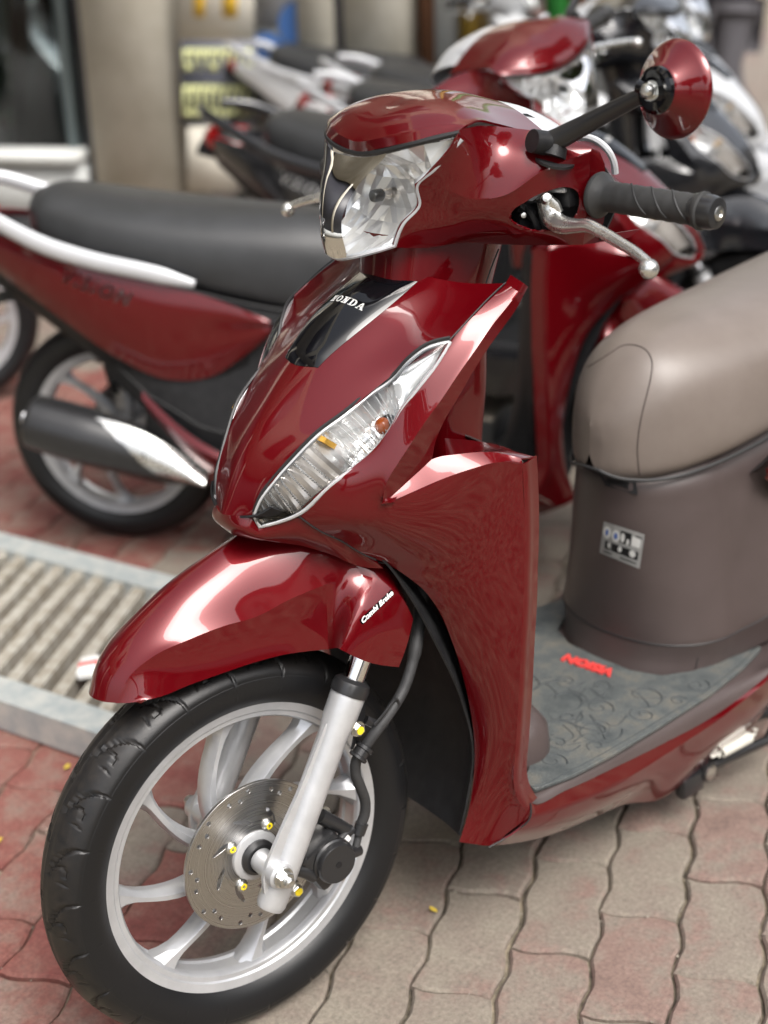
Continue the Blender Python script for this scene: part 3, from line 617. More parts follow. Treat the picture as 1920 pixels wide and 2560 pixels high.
# grips, levers, bar ends on both sides
GA, GB = ats(1495, 487, .197), ats(1771, 530, .337); GD = (GB - GA) / np.linalg.norm(GB - GA); GL = np.linalg.norm(GB - GA)
LV = ZE((715, 705, .155), (735, 790, .158), (775, 862, .166), (850, 905, .182), (960, 915, .204), (1075, 915, .226), (1180, 965, .246), (1340, 1058, .278), (1480, 1145, .306), (1585, 1232, .328))
LVP = [ats(*q) for q in LV]; LP = spline(LVP, 5); LR = np.interp(np.linspace(0, 1, len(LP)), [0, .18, .32, .45, .6, .8, 1], [.0120, .0125, .0105, .0078, .0070, .0062, .0056])
for s in (1, -1):
    m_ = np.array([1, s, 1])
    tfm = (lambda P, m_=m_: s2w(np.asarray(P) * m_))
    prof = [(0, -.001), (.0240, -.001), (.0252, .002), (.0246, .005), (.0200, .009), (.0174, .0125), (.0168, .015)]
    for k in range(24):
        h = .016 + k * .0046; prof.append((.0163 + .0004 * math.sin(k * 1.9), h))
    prof += [(.0162, .127), (.0185, .130), (.0200, .133), (.0200, .136), (.0165, .138), (0, .138)]
    grip = lathe('handgrip', prof, GA, GD, 'grip_rubber', scooter, 40, tfm)
    # curved ribs
    mb = MB()
    for q in range(3):
        h0 = .036 + q * .026; path = []
        for a in np.linspace(-1.5, 2.6, 22):
            aa = a; h = h0 + .018 * max(0, (a + .2)) ** 1.0 * .75 + (.012 * max(0, -a - .6)); u = np.array([0, 0, 1.]) - GD * GD[2]; u /= np.linalg.norm(u); w = np.cross(GD, u)
            path.append(GA + GD * h + .0164 * (math.cos(aa - .4) * u + math.sin(aa - .4) * w * -1 * -1))
        mb.tube(path, .0011, 6)
    mb.build('grip_rib', 'rubber', grip, tf=tfm)
    mb = MB().lathe([(0, GL - .020), (.0135, GL - .020), (.0175, GL - .016), (.0178, GL + .004), (.0160, GL + .011), (.0105, GL + .0125), (0, GL + .0125)], GA, GD, 32); mb.build('bar_end', 'satin_black', grip, tf=tfm)
    MB().lathe([(0, GL + .0128), (.0025, GL + .0128), (.004, GL + .0145), (.0075, GL + .0135), (.0078, GL + .012)], GA, GD, 18).build('bar_end_bolt', 'zinc', grip, tf=tfm)
    bm = bmesh.new(); bmesh.ops.create_uvsphere(bm, u_segments=24, v_segments=16, radius=.0102, matrix=Matrix.Translation(Vector(ats(1622, 672, .333))))
    V, Fc = tube_vf(LP, LR, 14, ell=(1, .85), up=(0, .3, 1)); vs = [bm.verts.new(tuple(v)) for v in V]
    for f in Fc: bm.faces.new([vs[k] for k in f])
    # flat blade at the pivot
    b0 = ats(1362, 497, .152); V2, F2 = tube_vf([b0 + [.004, 0, .004], ats(1375, 515, .157), ats(1385, 535, .16)], [.012, .017, .016], 12, ell=(1, .5), up=(0, 1, 0)); vs = [bm.verts.new(tuple(v)) for v in V2]
    for f in F2: bm.faces.new([vs[k] for k in f])
    for v in bm.verts: v.co = Vector(tfm(np.array(v.co)))
    bmesh.ops.recalc_face_normals(bm, faces=bm.faces)
    finish(bm, 'brake_lever', 'polished_alloy', scooter, 40)
# mirror on the left
mc = ats(1680, 224, .302); mn = np.array([1.0, -.02, .06]); mn /= np.linalg.norm(mn)
mirr = lathe('mirror', [(0, .0215), (.0235, .0215), (.0258, .0195), (.0268, .0165), (.044, .0030), (.0478, -.0010), (.0490, -.004), (.0480, -.0065), (.046, -.0075), (0, -.0075)], mc, mn, 'red_paint', scooter, 56, s2w, sharp=34)
lathe('mirror_glass', [(.0462, -.0078), (0, -.0079)], mc, mn, 'reflector', mirr, 48, s2w)
bc2 = mc + mn * .0215
MB().lathe([(0, .003), (.006, .0045), (.0195, .0062), (.0232, .004), (.0240, .0), (.0240, -.002)], bc2, mn, 40).lathe([(0, .016), (.0065, .015), (.0085, .011), (.0085, .002)], bc2 + np.array([0, -.004, .0]), mn, 20).tube([bc2 + mn * .008, bc2 + mn * .012 + [0, -.014, .004]], .0065, 12).build('mirror_socket', 'piano_black', mirr, tf=s2w)
pe = ats(1626, 229, .292); pm = ats(1378, 352, .166)
sp_ = [ats(1368, 360, .164), ats(1400, 345, .176), ats(1500, 292, .225), ats(1590, 246, .272), ats(1630, 226, .294)]
MB().tube(sp_, [.0125, .0118, .0098, .0082, .0074], 14, ell=(1, .72)).build('mirror_stalk', 'satin_black', mirr, tf=s2w)
MB().tube([ats(1330, 352, .162), ats(1365, 358, .164)], [.0125, .0130], 18).tube([ats(1380, 392, .168), ats(1388, 365, .168)], [.0155, .0135], 20).build('mirror_mount', 'black_plastic', mirr, tf=s2w)
nd_ = ats(1626, 227, .300); dv = np.array([.72, .25, .1]); dv /= np.linalg.norm(dv)
MB().lathe([(0, -.003), (.0100, -.003), (.0100, 0), (0, 0)], nd_, dv, 20).hexa(nd_, dv, .0084, .006).lathe([(.0072, .006), (.0068, .010), (.0045, .013), (0, .0142)], nd_, dv, 18).build('mirror_nut', 'zinc', mirr, tf=s2w)
MB().lathe([(0, .003), (.0225, .003), (.0225, 0)], ats(1386, 394, .166) - [0, 0, .004], (0, .35, 1), 28).build('mount_grommet', 'black_trim', mirr, tf=s2w)
MB().box(w2s(s2w(ats(868, 347, -.105))), (.02, .03, .008), None, .002).build('master_cylinder', 'black_plastic', hcover, tf=s2w)
# silver instrument surround seen behind the bar
P = spline([ats(*q) for q in ((1440, 345, .150), (1480, 352, .172), (1508, 375, .184), (1524, 405, .188), (1528, 435, .187))], 5)
tube('switch_trim', P + [-.006, 0, 0], .004, 'silver_paint', hcover, 8, s2w)
# steering column skirt
rings = []
for z, cx, rx, ry in ((.945, -.348, .088, .066), (.915, -.342, .087, .064), (.885, -.334, .084, .062), (.855, -.326, .082, .060), (.81, -.31, .078, .058)):
    rings.append([(cx + rx * math.copysign(abs(math.cos(a)) ** .75, math.cos(a)), ry * math.copysign(abs(math.sin(a)) ** .8, math.sin(a)), z) for a in np.linspace(0, 2 * PI, 41)])
shell('column_cover', [tensor(np.array(rings), 1, 4)], 'red_paint', scooter, .002, 35, s2w, weld=1e-4)
g0 = spline([ats(1247, 622, .0695), ats(1228, 670, .0685), ats(1214, 711, .067)], 4); tube('panel_gap', g0, .0009, 'black_trim', scooter, 6, s2w)
# ---------------------------------------------------------------- front cover (nose)
NR = [[(983, 674, 0), (1060, 690, .048), (1150, 706, .085), (1264, 708, .133)],
      [(851, 736, 0), (1013, 741, .050), (1098, 778, .088), (1183, 788, .137)],
      [(792, 826, 0), (897, 822, .0445), (1008, 858, .088), (1122, 853, .138)],
      [(733, 917, 0), (772, 917, .022), (880, 935, .068), (1000, 925, .108)],
      [(668, 1010, 0), (735, 1013, .030), (800, 1020, .059), (856, 1039, .084)],
      [(606, 1114, 0), (655, 1117, .023), (697, 1128, .043), (735, 1143, .062)],
      [(568, 1225, 0), (598, 1229, .015), (625, 1236, .029), (648, 1248, .042)],
      [(556, 1285, 0), (580, 1290, .0125), (606, 1294, .024), (630, 1299, .034)]]
NN = net(at, NR); NG = relax(tensor(sym(NN), 8, 8), 220, .02)
CH = [[(556, 1285, 0), (630, 1299, .034), (646, 1315, .0375), (746, 1294, .066), (797, 1326, .075), (878, 1361, .085), (932, 1399, .093)],
      [(560, 1312, 0), (612, 1326, .031), (650, 1333, .040), (745, 1330, .064), (812, 1356, .074), (890, 1392, .083), (945, 1410, .093)],
      [(578, 1334, 0), (634, 1348, .027), (690, 1355, .040), (752, 1364, .054), (824, 1385, .068), (900, 1416, .082), (958, 1421, .094)]]
CN = net(at, CH); CN[0] = CN[0]
CG = tensor(sym(CN), 6, 6, su=(3, 4, 8, 9))
front = shell('front_cover', [NG, CG], 'red_paint', scooter, .0026, 30, weld=3e-4)
fb = bvh_of(front)
# gloss black badge panel with bevelled edge
PG = NG[:25, 16:33].copy(); top = PG.copy()
# outward direction of the nose
OUT = np.array([.62, 0, .78])
lift = np.ones(PG.shape[:2]) * .0042; lift[:, 1] = lift[:, -2] = .0034; lift[-2, :] = .0034; lift[:, 0] = lift[:, -1] = .0004; lift[-1, :] = .0004
top = PG + OUT * lift[..., None]
badge = shell('badge_panel', [top], 'piano_black', front, 0, 28, weld=3e-4); pb = bvh_of(badge)
# serif capitals of the maker's word on the badge
def slab(letter, w, h, t=.2):
    s = w * .17; f = h * .13; R = []
    rect = lambda x0, y0, x1, y1: [(x0, y0), (x1, y0), (x1, y1), (x0, y1)]
    st_ = w * .25
    if letter == 'H': R = [rect(s, 0, s + st_, h), rect(w - s - st_, 0, w - s, h), rect(s, h * .42, w - s, h * .58)] + [rect(a, b, a + st_ + 2 * s * .8, b + f) for a in (s * .2, w - s - st_ - s * .8) for b in (0, h - f)]
    if letter == 'N': R = [rect(s, 0, s + st_ * .6, h), rect(w - s - st_ * .6, 0, w - s, h), [(s, h), (s + st_ * 1.2, h), (w - s, 0), (w - s - st_ * 1.2, 0)], rect(0, 0, s * 2 + st_ * .6, f), rect(0, h - f, s + st_, h), rect(w - s * 2 - st_ * .6, h - f, w, h)]
    if letter == 'A': R = [[(w * .40, h), (w * .60, h), (w * .95, 0), (w * .66, 0)], [(w * .40, h), (w * .52, h), (w * .2, 0), (w * .08, 0)], rect(w * .22, h * .28, w * .72, h * .42), rect(0, 0, w * .34, f), rect(w * .58, 0, w, f)]
    if letter in 'OD':
        n = 28; oo = [(w / 2 + w / 2 * math.cos(a), h / 2 + h / 2 * math.sin(a)) for a in np.linspace(0, 2 * PI, n)[:-1]]; ii = [(w / 2 + w * .22 * math.cos(a), h / 2 + h * .37 * math.sin(a)) for a in np.linspace(0, 2 * PI, n)[:-1]]
        if letter == 'D':
            oo = [(0, 0), (w * .55, 0)] + [(w * .5 + w * .5 * math.cos(a), h / 2 + h / 2 * math.sin(a)) for a in np.linspace(-PI / 2, PI / 2, 14)] + [(0, h), (0, h - f), (s, h - f), (s, f), (0, f)]
            ii = [(s + st_, f), (w * .5, f)] + [(w * .48 + w * .26 * math.cos(a), h / 2 + h * .37 * math.sin(a)) for a in np.linspace(-PI / 2, PI / 2, 12)] + [(s + st_, h - f)]
        return [[oo, ii]]
    return [[r] for r in R]
def word_slab(word, h, w, gap, thick):
    bm = bmesh.new(); x = -(len(word) * w + (len(word) - 1) * gap) / 2
    for k, c in enumerate(word):
        for polys in slab(c, w, h):
            me = curve_mesh('g', [[(x + p[0], p[1] - h / 2) for p in q] for q in polys], thick); me.transform(Matrix.Translation((0, 0, 1e-5 * len(bm.faces) * 0))); bm.from_mesh(me); bpy.data.meshes.remove(me)
        x += w + gap
    me = bpy.data.meshes.new('lettering'); bm.to_mesh(me); bm.free(); return me
me = word_slab('HONDA', .0098, .0096, .0015, .0004)
c0 = at(851, 738, 0) + np.array([0, .004, 0]); R_, o_ = frame3(c0 + OUT * .01, [0, 1, 0], OUT)
lt = link('lettering', place_mesh(me, R_, o_), 'white_print', front); drape(lt, pb, -OUT, (.0006,))
# ---------------------------------------------------------------- indicators
LI = [(1122, 853, .138), (1064, 869, .124), (1018, 903, .113), (978, 947, .103), (920, 987, .091), (856, 1039, .084), (792, 1086, .074), (735, 1143, .062), (683, 1201, .050), (648, 1248, .042), (632, 1288, .036)]
LO = [(1122, 853, .138), (1082, 918, .1375), (1041, 970, .1330), (1001, 1022, .1260), (972, 1074, .1210), (937, 1120, .1130), (879, 1170, .1010), (821, 1213, .0910), (746, 1282, .0700), (690, 1304, .0520), (646, 1315, .0385)]
li, lo = np.array([at(*p) for p in LI]), np.array([at(*p) for p in LO])
mid = (li + lo) / 2 + np.array([.62, .45, .35]) / .84 * (np.linalg.norm(li - lo, axis=1) * .10)[:, None]
IG = tensor(np.stack([li, mid, lo], 1), 8, 6)
def pathdown(P, n):
    S = spline(P, 12); d = np.r_[0, np.cumsum(np.linalg.norm(np.diff(S, axis=0), axis=1))]; t = np.linspace(0, d[-1], n); return np.column_stack([np.interp(t, d, S[:, k]) for k in range(3)])
for s in (1, -1):
    sg = np.array([1, s, 1])
    ind = shell('indicator', [IG * sg], 'clear_lens', scooter, 0, 40); ind['label'] = 'clear front indicator on the left' if s > 0 else 'clear front indicator on the right'
    eb = np.vstack([spline(li, 5), spline(lo, 5)[::-1]])
    tube('lens_seal', (eb + [-.002, 0, -.001]) * sg, .0026, 'cast_alloy', ind, 8)
    tube('seal_gap', (spline(li, 5) + [-.002, 0, .0035]) * sg, .0022, 'black_trim', ind, 6)
    # mirror bowl in three zones: bright top, ribbed bowl, dotted tail
    dep = np.array([-.62, -.45, -.35]) / .84
    def sub(r0, r1, dps, nm, m, flat=True, nr=1):
        g = IG[r0:r1].copy(); R_n, C_n = g.shape[:2]
        for i in range(R_n):
            for j in range(C_n):
                u = 2 * j / (C_n - 1) - 1; v = 2 * i / (R_n - 1) - 1; g[i, j] += dep * (.004 + dps * (1 - u * u) * (1 - abs(v) ** 3)) + (dep * .0012 if (flat and i % 2) else 0)
        o = shell(nm, [g * sg], m, ind, 0, 1 if flat else 40)
        if flat: o.data.polygons.foreach_set('use_smooth', [False] * len(o.data.polygons))
        return o
    K = 6
    shell('lamp_backing', [(IG + dep * .034 - (IG - IG.mean(1, keepdims=True)) * .06) * sg], 'reflector_dim', ind, 0, 40)
    sub(0, 3 * K + 1, .010, 'upper_reflector', 'reflector', False)
    sub(3 * K, 6 * K + 3, .030, 'bulb_reflector', 'reflector')
    sub(6 * K + 2, 10 * K + 1, .012, 'lower_reflector', 'reflector_dim')
    # orange bulb
    bq = at(951, 1062, .112) + dep * .012
    bm = bmesh.new(); bmesh.ops.create_uvsphere(bm, u_segments=20, v_segments=14, radius=.0088, matrix=Matrix.Translation(Vector(bq)) @ Matrix.Diagonal((1, 1, 1.1, 1)))
    for v in bm.verts: v.co.y *= s
    finish(bm, 'bulb', 'orange_bulb', ind)
    MB().lathe([(.0075, 0), (.0095, .004), (.0105, .012), (0, .012)], bq + np.array([-.004, .003, .004]), dep, 20).build('bulb_socket', 'satin_black', ind, tf=lambda P, sg=sg: P * sg)
    # amber reflector patch and a comb of ribs across the bowl
    mb = MB()
    for t in np.linspace(.32, .6, 12):
        i = int(t * (IG.shape[0] - 1)); a = IG[i, 1] + dep * .006; b = IG[i, -2] + dep * .006; mb.tube([a, (a + b) / 2 + dep * .012, b], .0007, 5)
    mb.build('lens_rib', 'reflector', ind, tf=lambda P, sg=sg: P * sg)
    mb = MB()
    for i in range(6 * K + 5, 10 * K - 2, 2):
        for j in range(1, IG.shape[1] - 1, 1):
            c = IG[i, j] + dep * .0025 + (IG[i, j] - IG[i, j - 1]) * (.5 if (i // 2) % 2 else 0); mb.box(c + dep * .004, (.0020, .0020, .0020))
    mb.build('lens_stud', 'reflector', ind, tf=lambda P, sg=sg: P * sg)
    a0 = IG[int(.60 * 60), 3] + dep * .010; MB().box(a0, (.006, .014, .022), rotm([0, 1, 0], .9)).build('amber_patch', 'amber', ind, tf=lambda P, sg=sg: P * sg)
# ---------------------------------------------------------------- leg shields
inner = [(1264, 708, .1335), (1224, 745, .1355), (1183, 788, .1375), (1122, 853, .1385), (1082, 918, .1380), (1041, 970, .1335), (1001, 1022, .1265), (972, 1074, .1215), (937, 1120, .1135), (879, 1170, .1015), (821, 1213, .0915),
         (748, 1292, .0690), (797, 1328, .0760), (850, 1352, .0820), (905, 1386, .0890), (958, 1405, .0960), (1016, 1440, .1050), (1062, 1478, .1120), (1088, 1512, .1160), (1137, 1622, .1260), (1169, 1738, .1335), (1186, 1860, .1400), (1182, 1965, .1430), (1169, 2037, .1430), (1148, 2105, .1410)]
ridge = [(1297, 729, .1500), (1270, 764, .1520), (1233, 810, .1540), (1189, 874, .1555), (1146, 935, .1545), (1102, 1001, .1520), (1062, 1056, .1480), (1022, 1117, .1430), (995, 1158, .1385), (969, 1201, .1340), (955, 1264, .1300)]
facl = [(1040, 1226, .1410), (1102, 1199, .1530), (1189, 1169, .1720), (1240, 1156, .1820)]
edge_ = [(1306, 1160, .1940), (1312, 1290, .1960), (1312, 1380, .1965), (1310, 1440, .1965), (1308, 1530, .1965), (1302, 1640, .1965), (1297, 1750, .1960), (1290, 1860, .1950), (1286, 1972, .1920), (1325, 2041, .1905)]
outer_ = ridge + facl + edge_
mids = {11: (895, 1345, .118), 12: (955, 1350, .1255), 13: (1025, 1366, .1365), 14: (1085, 1384, .1460), 15: (1150, 1404, .1550), 16: (1205, 1434, .1630), 17: (1225, 1485, .1700), 18: (1232, 1530, .1720), 19: (1240, 1610, .1730), 20: (1243, 1710, .1740), 21: (1245, 1810, .1740), 22: (1242, 1905, .1730), 23: (1228, 2020, .1690), 24: (1222, 2114, .1640)}
rows = []
for k in range(25):
    a, b = at(*inner[k]), at(*outer_[k])
    if k in mids: m_ = at(*mids[k])
    else:
        m_ = (a + b) / 2 + np.array([.5, .6, .3]) * .0020
    rows.append([a, (a + m_) / 2 + np.array([.4, .6, .2]) * .0012, m_, (m_ + b) / 2 + np.array([.35, .6, 0]) * (.0015 if k > 10 else .0008), b])
LN = np.array(rows); LG = tensor(LN, 5, 6, sv=(10,)); LGs = tensor(LN, 5, 6); w_ = (np.linspace(0, 1, LG.shape[1]) ** 2)[None, :, None]; LG = LG * w_ + LGs * (1 - w_); LG = relax(LG, 260, .012)
side = [(1309, 738, .1490), (1292, 770, .1510), (1262, 813, .1530), (1222, 868, .1545), (1181, 932, .1535), (1143, 998, .1510), (1110, 1053, .1470), (1088, 1107, .1420), (1079, 1149, .1380), (1014, 1209, .1320), (955, 1264, .1300)]
SN = np.array([[at(*ridge[k]), at(*side[k])] for k in range(11)]); SG = tensor(SN, 3, 6)
fu = [(955, 1264, .1300), (1014, 1209, .1320), (1079, 1149, .1380), (1150, 1135, .1530), (1235, 1131, .1730), (1303, 1146, .1920)]
fl = [(955, 1264, .1300)] + facl + [edge_[0]]
KN = np.array([[at(*a), at(*b)] for a, b in zip(fu, fl)]); KG = tensor(KN, 6, 6)
lip0 = np.array([at(*p) for p in edge_]); lip1 = lip0 + np.array([-.006, .0005, 0]); lip2 = lip0 + np.array([-.018, -.003, 0]); lip3 = lip0 + np.array([-.030, -.006, 0])
EG = tensor(np.stack([lip0, lip1, lip2, lip3], 1), 4, 6)
sb0 = np.array([at(*p) for p in fu[2:]]); bk = np.stack([sb0, sb0 + [-.006, 0, -.001], sb0 + [-.026, -.004, -.006]], 1); BG = tensor(bk, 3, 6)
sd0 = np.array([at(*p) for p in side[:9]]); bs = np.stack([sd0, sd0 + [-.004, -.006, .001], sd0 + [-.010, -.030, .002]], 1); SB = tensor(bs, 3, 6)
tp0 = np.array([at(*inner[0]), at(*ridge[0]), at(*side[0])]); tpb = tp0 + np.array([-.014, -.006, .006]); TG = tensor(np.stack([tp0, tpb]), 4, 2)
# rolled arch edge
ar = np.array([at(*p) for p in inner[14:]]); AG = tensor(np.stack([ar, ar + [-.006, -.004, 0], ar + [-.02, -.012, 0]], 1), 3, 6)
sh0 = bk[:, 2]; tt = np.linspace(0, 1, len(sh0))[:, None]; sh1 = sh0 + np.concatenate([-.055 * (1 - tt), -sh0[:, 1:2] * .45 * (1 - tt), -.006 + 0 * tt], 1); SHG = tensor(np.stack([sh0, sh1], 1), 2, 6)
for s in (1, -1):
    sg = np.array([1, s, 1]); shell('leg_shield', [g * sg for g in (LG, SG, KG, EG, BG, SB, TG, AG, SHG)], 'red_paint', scooter, .0022, 16, weld=4e-4)
# dark seam between nose and leg shield
sm = spline([at(*p) for p in [(1264, 707, .1345), (1224, 744, .1365), (1183, 787, .1385), (1124, 851, .1395)]], 6)
sm2 = spline([at(*p) for p in [(748, 1291, .0695), (797, 1326, .0765), (850, 1351, .0825), (905, 1384, .0892), (940, 1400, .0945)]], 6)
for s in (1, -1):
    for q in (sm, sm2): tube('panel_gap', (q + [.0004, .0004, .0004]) * [1, s, 1], .0010, 'black_trim', scooter, 6)
# ---------------------------------------------------------------- inner fender
ifz = [(.672, -.02, -.045), (.640, -.10, -.10), (.585, -.20, -.165), (.53, -.262, -.197), (.46, -.31, -.226), (.38, -.332, -.256), (.30, -.328, -.268), (.235, -.300, -.258), (.190, -.270, -.244)]
rows = []
for z, xc, xe in ifz:
    w = np.interp(z, [.19, .3, .45, .6, .68], [.1375, .139, .122, .095, .05]); rows.append([(xc, 0, z), (xc + (xe - xc) * .22, w * .45, z + .004), (xc + (xe - xc) * .62, w * .82, z + .010), (xe, w, z + .018 if z > .2 else z + .016)])
IFG = tensor(np.array(rows), 5, 5); shell('inner_fender', [IFG, mirror(IFG)], 'black_plastic', scooter, .0025, 40, weld=2e-4)
# closed dark underside of the nose
uc = np.array([[(p[0] - .004, p[1], p[2] + .006) for p in CN[2][[0, 1, 3, 4, 5, 6]]], [(-.06, 0, .668), (-.075, .02, .668), (-.10, .045, .655), (-.13, .055, .64), (-.16, .065, .62), (-.18, .075, .60)]])
UG = tensor(uc, 3, 4); shell('nose_underside', [UG, mirror(UG)], 'black_plastic', scooter, .002, 40, weld=2e-4)
# ---------------------------------------------------------------- inner body behind the shield (rider side)
rings = []
for z, x0, x1, w in ((.64, -.30, -.385, .052), (.70, -.30, -.392, .05), (.74, -.305, -.398, .049), (.80, -.31, -.402, .046), (.86, -.315, -.405, .045), (.90, -.32, -.405, .044)):
    cx, rx = (x0 + x1) / 2, (x0 - x1) / 2
    rings.append([(cx + rx * math.copysign(abs(math.cos(a)) ** .5, math.cos(a)), w * math.copysign(abs(math.sin(a)) ** .55, math.sin(a)), z) for a in np.linspace(0, 2 * PI, 33)])
shell('steering_head_cover', [tensor(np.array(rings), 1, 3)], 'red_paint', scooter, .002, 40, weld=1e-4)
kp = []
for z, xc, xe, w in ((.694, -.345, -.325, .170), (.685, -.352, -.327, .172), (.62, -.36, -.328, .172), (.5, -.365, -.326, .172), (.4, -.37, -.324, .170), (.32, -.385, -.322, .168), (.27, -.40, -.322, .166), (.246, -.42, -.326, .162)):
    kp.append([(xc, 0, z), (xc, .06, z), (xc + (xe - xc) * .35, .11, z), (xe - .012, w - .03, z), (xe, w - .004, z)])
KP = tensor(np.array(kp), 4, 5); shell('knee_panel', [KP, mirror(KP)], 'taupe_plastic', scooter, .002, 40, weld=2e-4)
MB().lathe([(.0, .07), (.035, .062), (.052, .04), (.056, 0)], (-.385, .085, .245), (0, 0, 1), 24).build('floor_cowl', 'taupe_plastic', scooter, sharp=60)
# ---------------------------------------------------------------- floor
fn = np.array([.01727139, 0, -.99985084]); fc = -.2545431979
def atf(x, y, up=0.): return onplane(x, y, fn, fc - up)
def zf(x): return (fc - fn[0] * x) / fn[2]
skt = [((1327, 2009, .187), (1328, 2042, .1905), (1224, 2116, .1635)), ((1412, 1976, .190), (1440, 2006, .193), (1371, 2089, .156)),
       ((1533, 1919, .191), (1560, 1950, .195), (1472, 2049, .154)), ((1654, 1859, .192), (1690, 1870, .196), (1560, 2011, .150)), ((1775, 1794, .193), (1800, 1797, .197), (1654, 1996, .150)), ((1856, 1738, .194), (1880, 1734, .199), (1775, 1899, .152)), ((1930, 1677, .195), (1950, 1672, .202), (1856, 1839, .152))]
SK = net(at, skt); ext = np.array([[(-1.02, .192, .32), (-1.02, .198, .302), (-1.00, .150, .20)], [(-1.12, .17, .40), (-1.12, .175, .385), (-1.10, .14, .30)]]); SK = np.vstack([SK, ext])
SKm = np.insert(SK, 2, (SK[:, 1] * .55 + SK[:, 2] * .45) + [0, .006, 0], axis=1); under = SK[:, 2:3] + np.array([0, -.05, -.006]); SKm = np.concatenate([SKm, under], 1)
SKG = tensor(SKm, 5, 6, su=(1, 3))
for s in (1, -1): shell('side_skirt', [SKG * [1, s, 1]], 'red_paint', scooter, .0022, 28, weld=1e-4)
tube('panel_gap', spline([at(1326, 2006, .1885), at(1326, 2040, .1925), at(1290, 2075, .181), at(1222, 2116, .166)], 5) + [.0012, .0012, 0], .0011, 'black_trim', scooter, 6)
fe = np.array([[(p[0], 0, zf(p[0]) - .004), (p[0], .10, zf(p[0]) - .004), (p[0] + .002, p[1] - .014, zf(p[0]) - .004), (p[0], p[1] - .006, (zf(p[0]) + p[2]) / 2 + .001), tuple(p)] for p in np.vstack([[at(1299, 1968, .181)], SK[:, 0]])])
FLG = tensor(fe, 4, 5, su=(2,)); shell('floor_panel', [FLG, mirror(FLG)], 'taupe_plastic', scooter, .002, 40, weld=2e-4)
mo = [atf(*q, .004)[:2] for q in ((1300, 1950), (1310, 1972), (1339, 1972), (1432, 1936), (1533, 1883), (1654, 1810), (1775, 1734), (1856, 1669), (1889, 1628))]
mi_ = [atf(*q, .004)[:2] for q in ((1893, 1617), (1877, 1620), (1815, 1649), (1735, 1677), (1654, 1689), (1573, 1675))]
mi_ = [(-.866, .145)] + [tuple(p) for p in mi_[2:]] + [(-.664, 0)]
mo = [(-.338, .165)] + [tuple(p) for p in mo[2:8]] + [(-.862, .150)]
lobe = [(-.44, 0), (-.452, .05), (-.44, .075), (-.40, .12), (-.352, .15)]
half = lobe + mo + mi_
full = half + [(p[0], -p[1]) for p in half[::-1][1:-1]]
mm = curve_mesh('floor_mat', [full], .004, .0008)
def flp(P): return np.column_stack([P[:, 0], P[:, 1], [zf(x) for x in P[:, 0]] + P[:, 2] + .0015])
place_mesh(mm, np.eye(3), np.zeros(3), flp); fmat = link('floor_mat', mm, 'mat_rubber', scooter)
# raised rim and scroll relief moulded into the mat
mb = MB(); offp = np.array([(p[0], p[1] * .955) for p in mo]); mb.tube([(x, y, zf(x) + .0036) for x, y in spline(np.column_stack([offp, np.zeros(len(offp))]), 4)[:, :2]], .0013, 5); 
rq = random.Random(3)
def scroll(cx, cy, r, turns, a0, sg):
    P = []
    for t in np.linspace(0, 1, 26): rr = r * (1 - .82 * t); a = a0 + sg * t * turns * 2 * PI; P.append((cx + rr * math.cos(a), cy + rr * math.sin(a), zf(cx) + .0036))
    return P
for cx, cy, r in ((-.42, .10, .045), (-.50, .14, .035), (-.53, .05, .055), (-.62, .12, .045), (-.60, -.02, .05), (-.47, -.06, .05), (-.70, .155, .02), (-.56, -.12, .05), (-.64, -.13, .04), (-.73, -.16, .025), (-.41, -.12, .04), (-.46, .05, .025), (-.47, .165, .018), (-.55, .10, .022), (-.58, .155, .020), (-.50, .09, .02), (-.575, .02, .022), (-.645, .165, .016), (-.40, .15, .02), (-.52, -.02, .03), (-.60, .06, .02), (-.44, .125, .016)):
    sc_ = scroll(cx, cy, r, 1.25, rq.uniform(0, 6.3), rq.choice((-1, 1)))
    while sc_ and (np.hypot((sc_[0][0] + .80) * .9, sc_[0][1]) < .165 or abs(sc_[0][1]) > .17): sc_ = sc_[1:]
    if len(sc_) > 4 and all(np.hypot((q[0] + .80) * .9, q[1]) > .160 for q in sc_): mb.tube(sc_, .0015, 5)
    for k in range(3):
        a = rq.uniform(0, 6.3); L = rq.uniform(.04, .075); b = a + rq.uniform(.6, 1.3) * rq.choice((-1, 1)); p0 = np.array([cx + r * 1.15 * math.cos(a), cy + r * 1.15 * math.sin(a)]); p1 = p0 + L * .5 * np.array([math.cos(a + .8), math.sin(a + .8)]); p2 = p1 + L * .5 * np.array([math.cos(b), math.sin(b)])
        Q = spline([(*p0, 0), (*p1, 0), (*p2, 0)], 5)
        if all(-.83 < q[0] < -.39 and abs(q[1]) < .168 for q in Q) and all(np.hypot((q[0] + .80) * .9, q[1]) > .165 for q in Q): mb.tube([(q[0], q[1], zf(q[0]) + .0036) for q in Q], np.linspace(.0016, .0008, len(Q)), 5)
mb.build('mat_relief', 'mat_line_shade', fmat)
tm = text_mesh('VISION', .030, .0016, bold=.0016); q0, q1 = atf(1545, 1687, .006), atf(1398, 1638, .006); R_, o_ = frame3((q0 + q1) / 2, q1 - q0, [0, 0, 1]); k_ = np.linalg.norm(q1 - q0) / .115
place_mesh(tm, R_ * np.array([k_, k_, 1]), o_); link('lettering', tm, 'red_rubber', fmat)
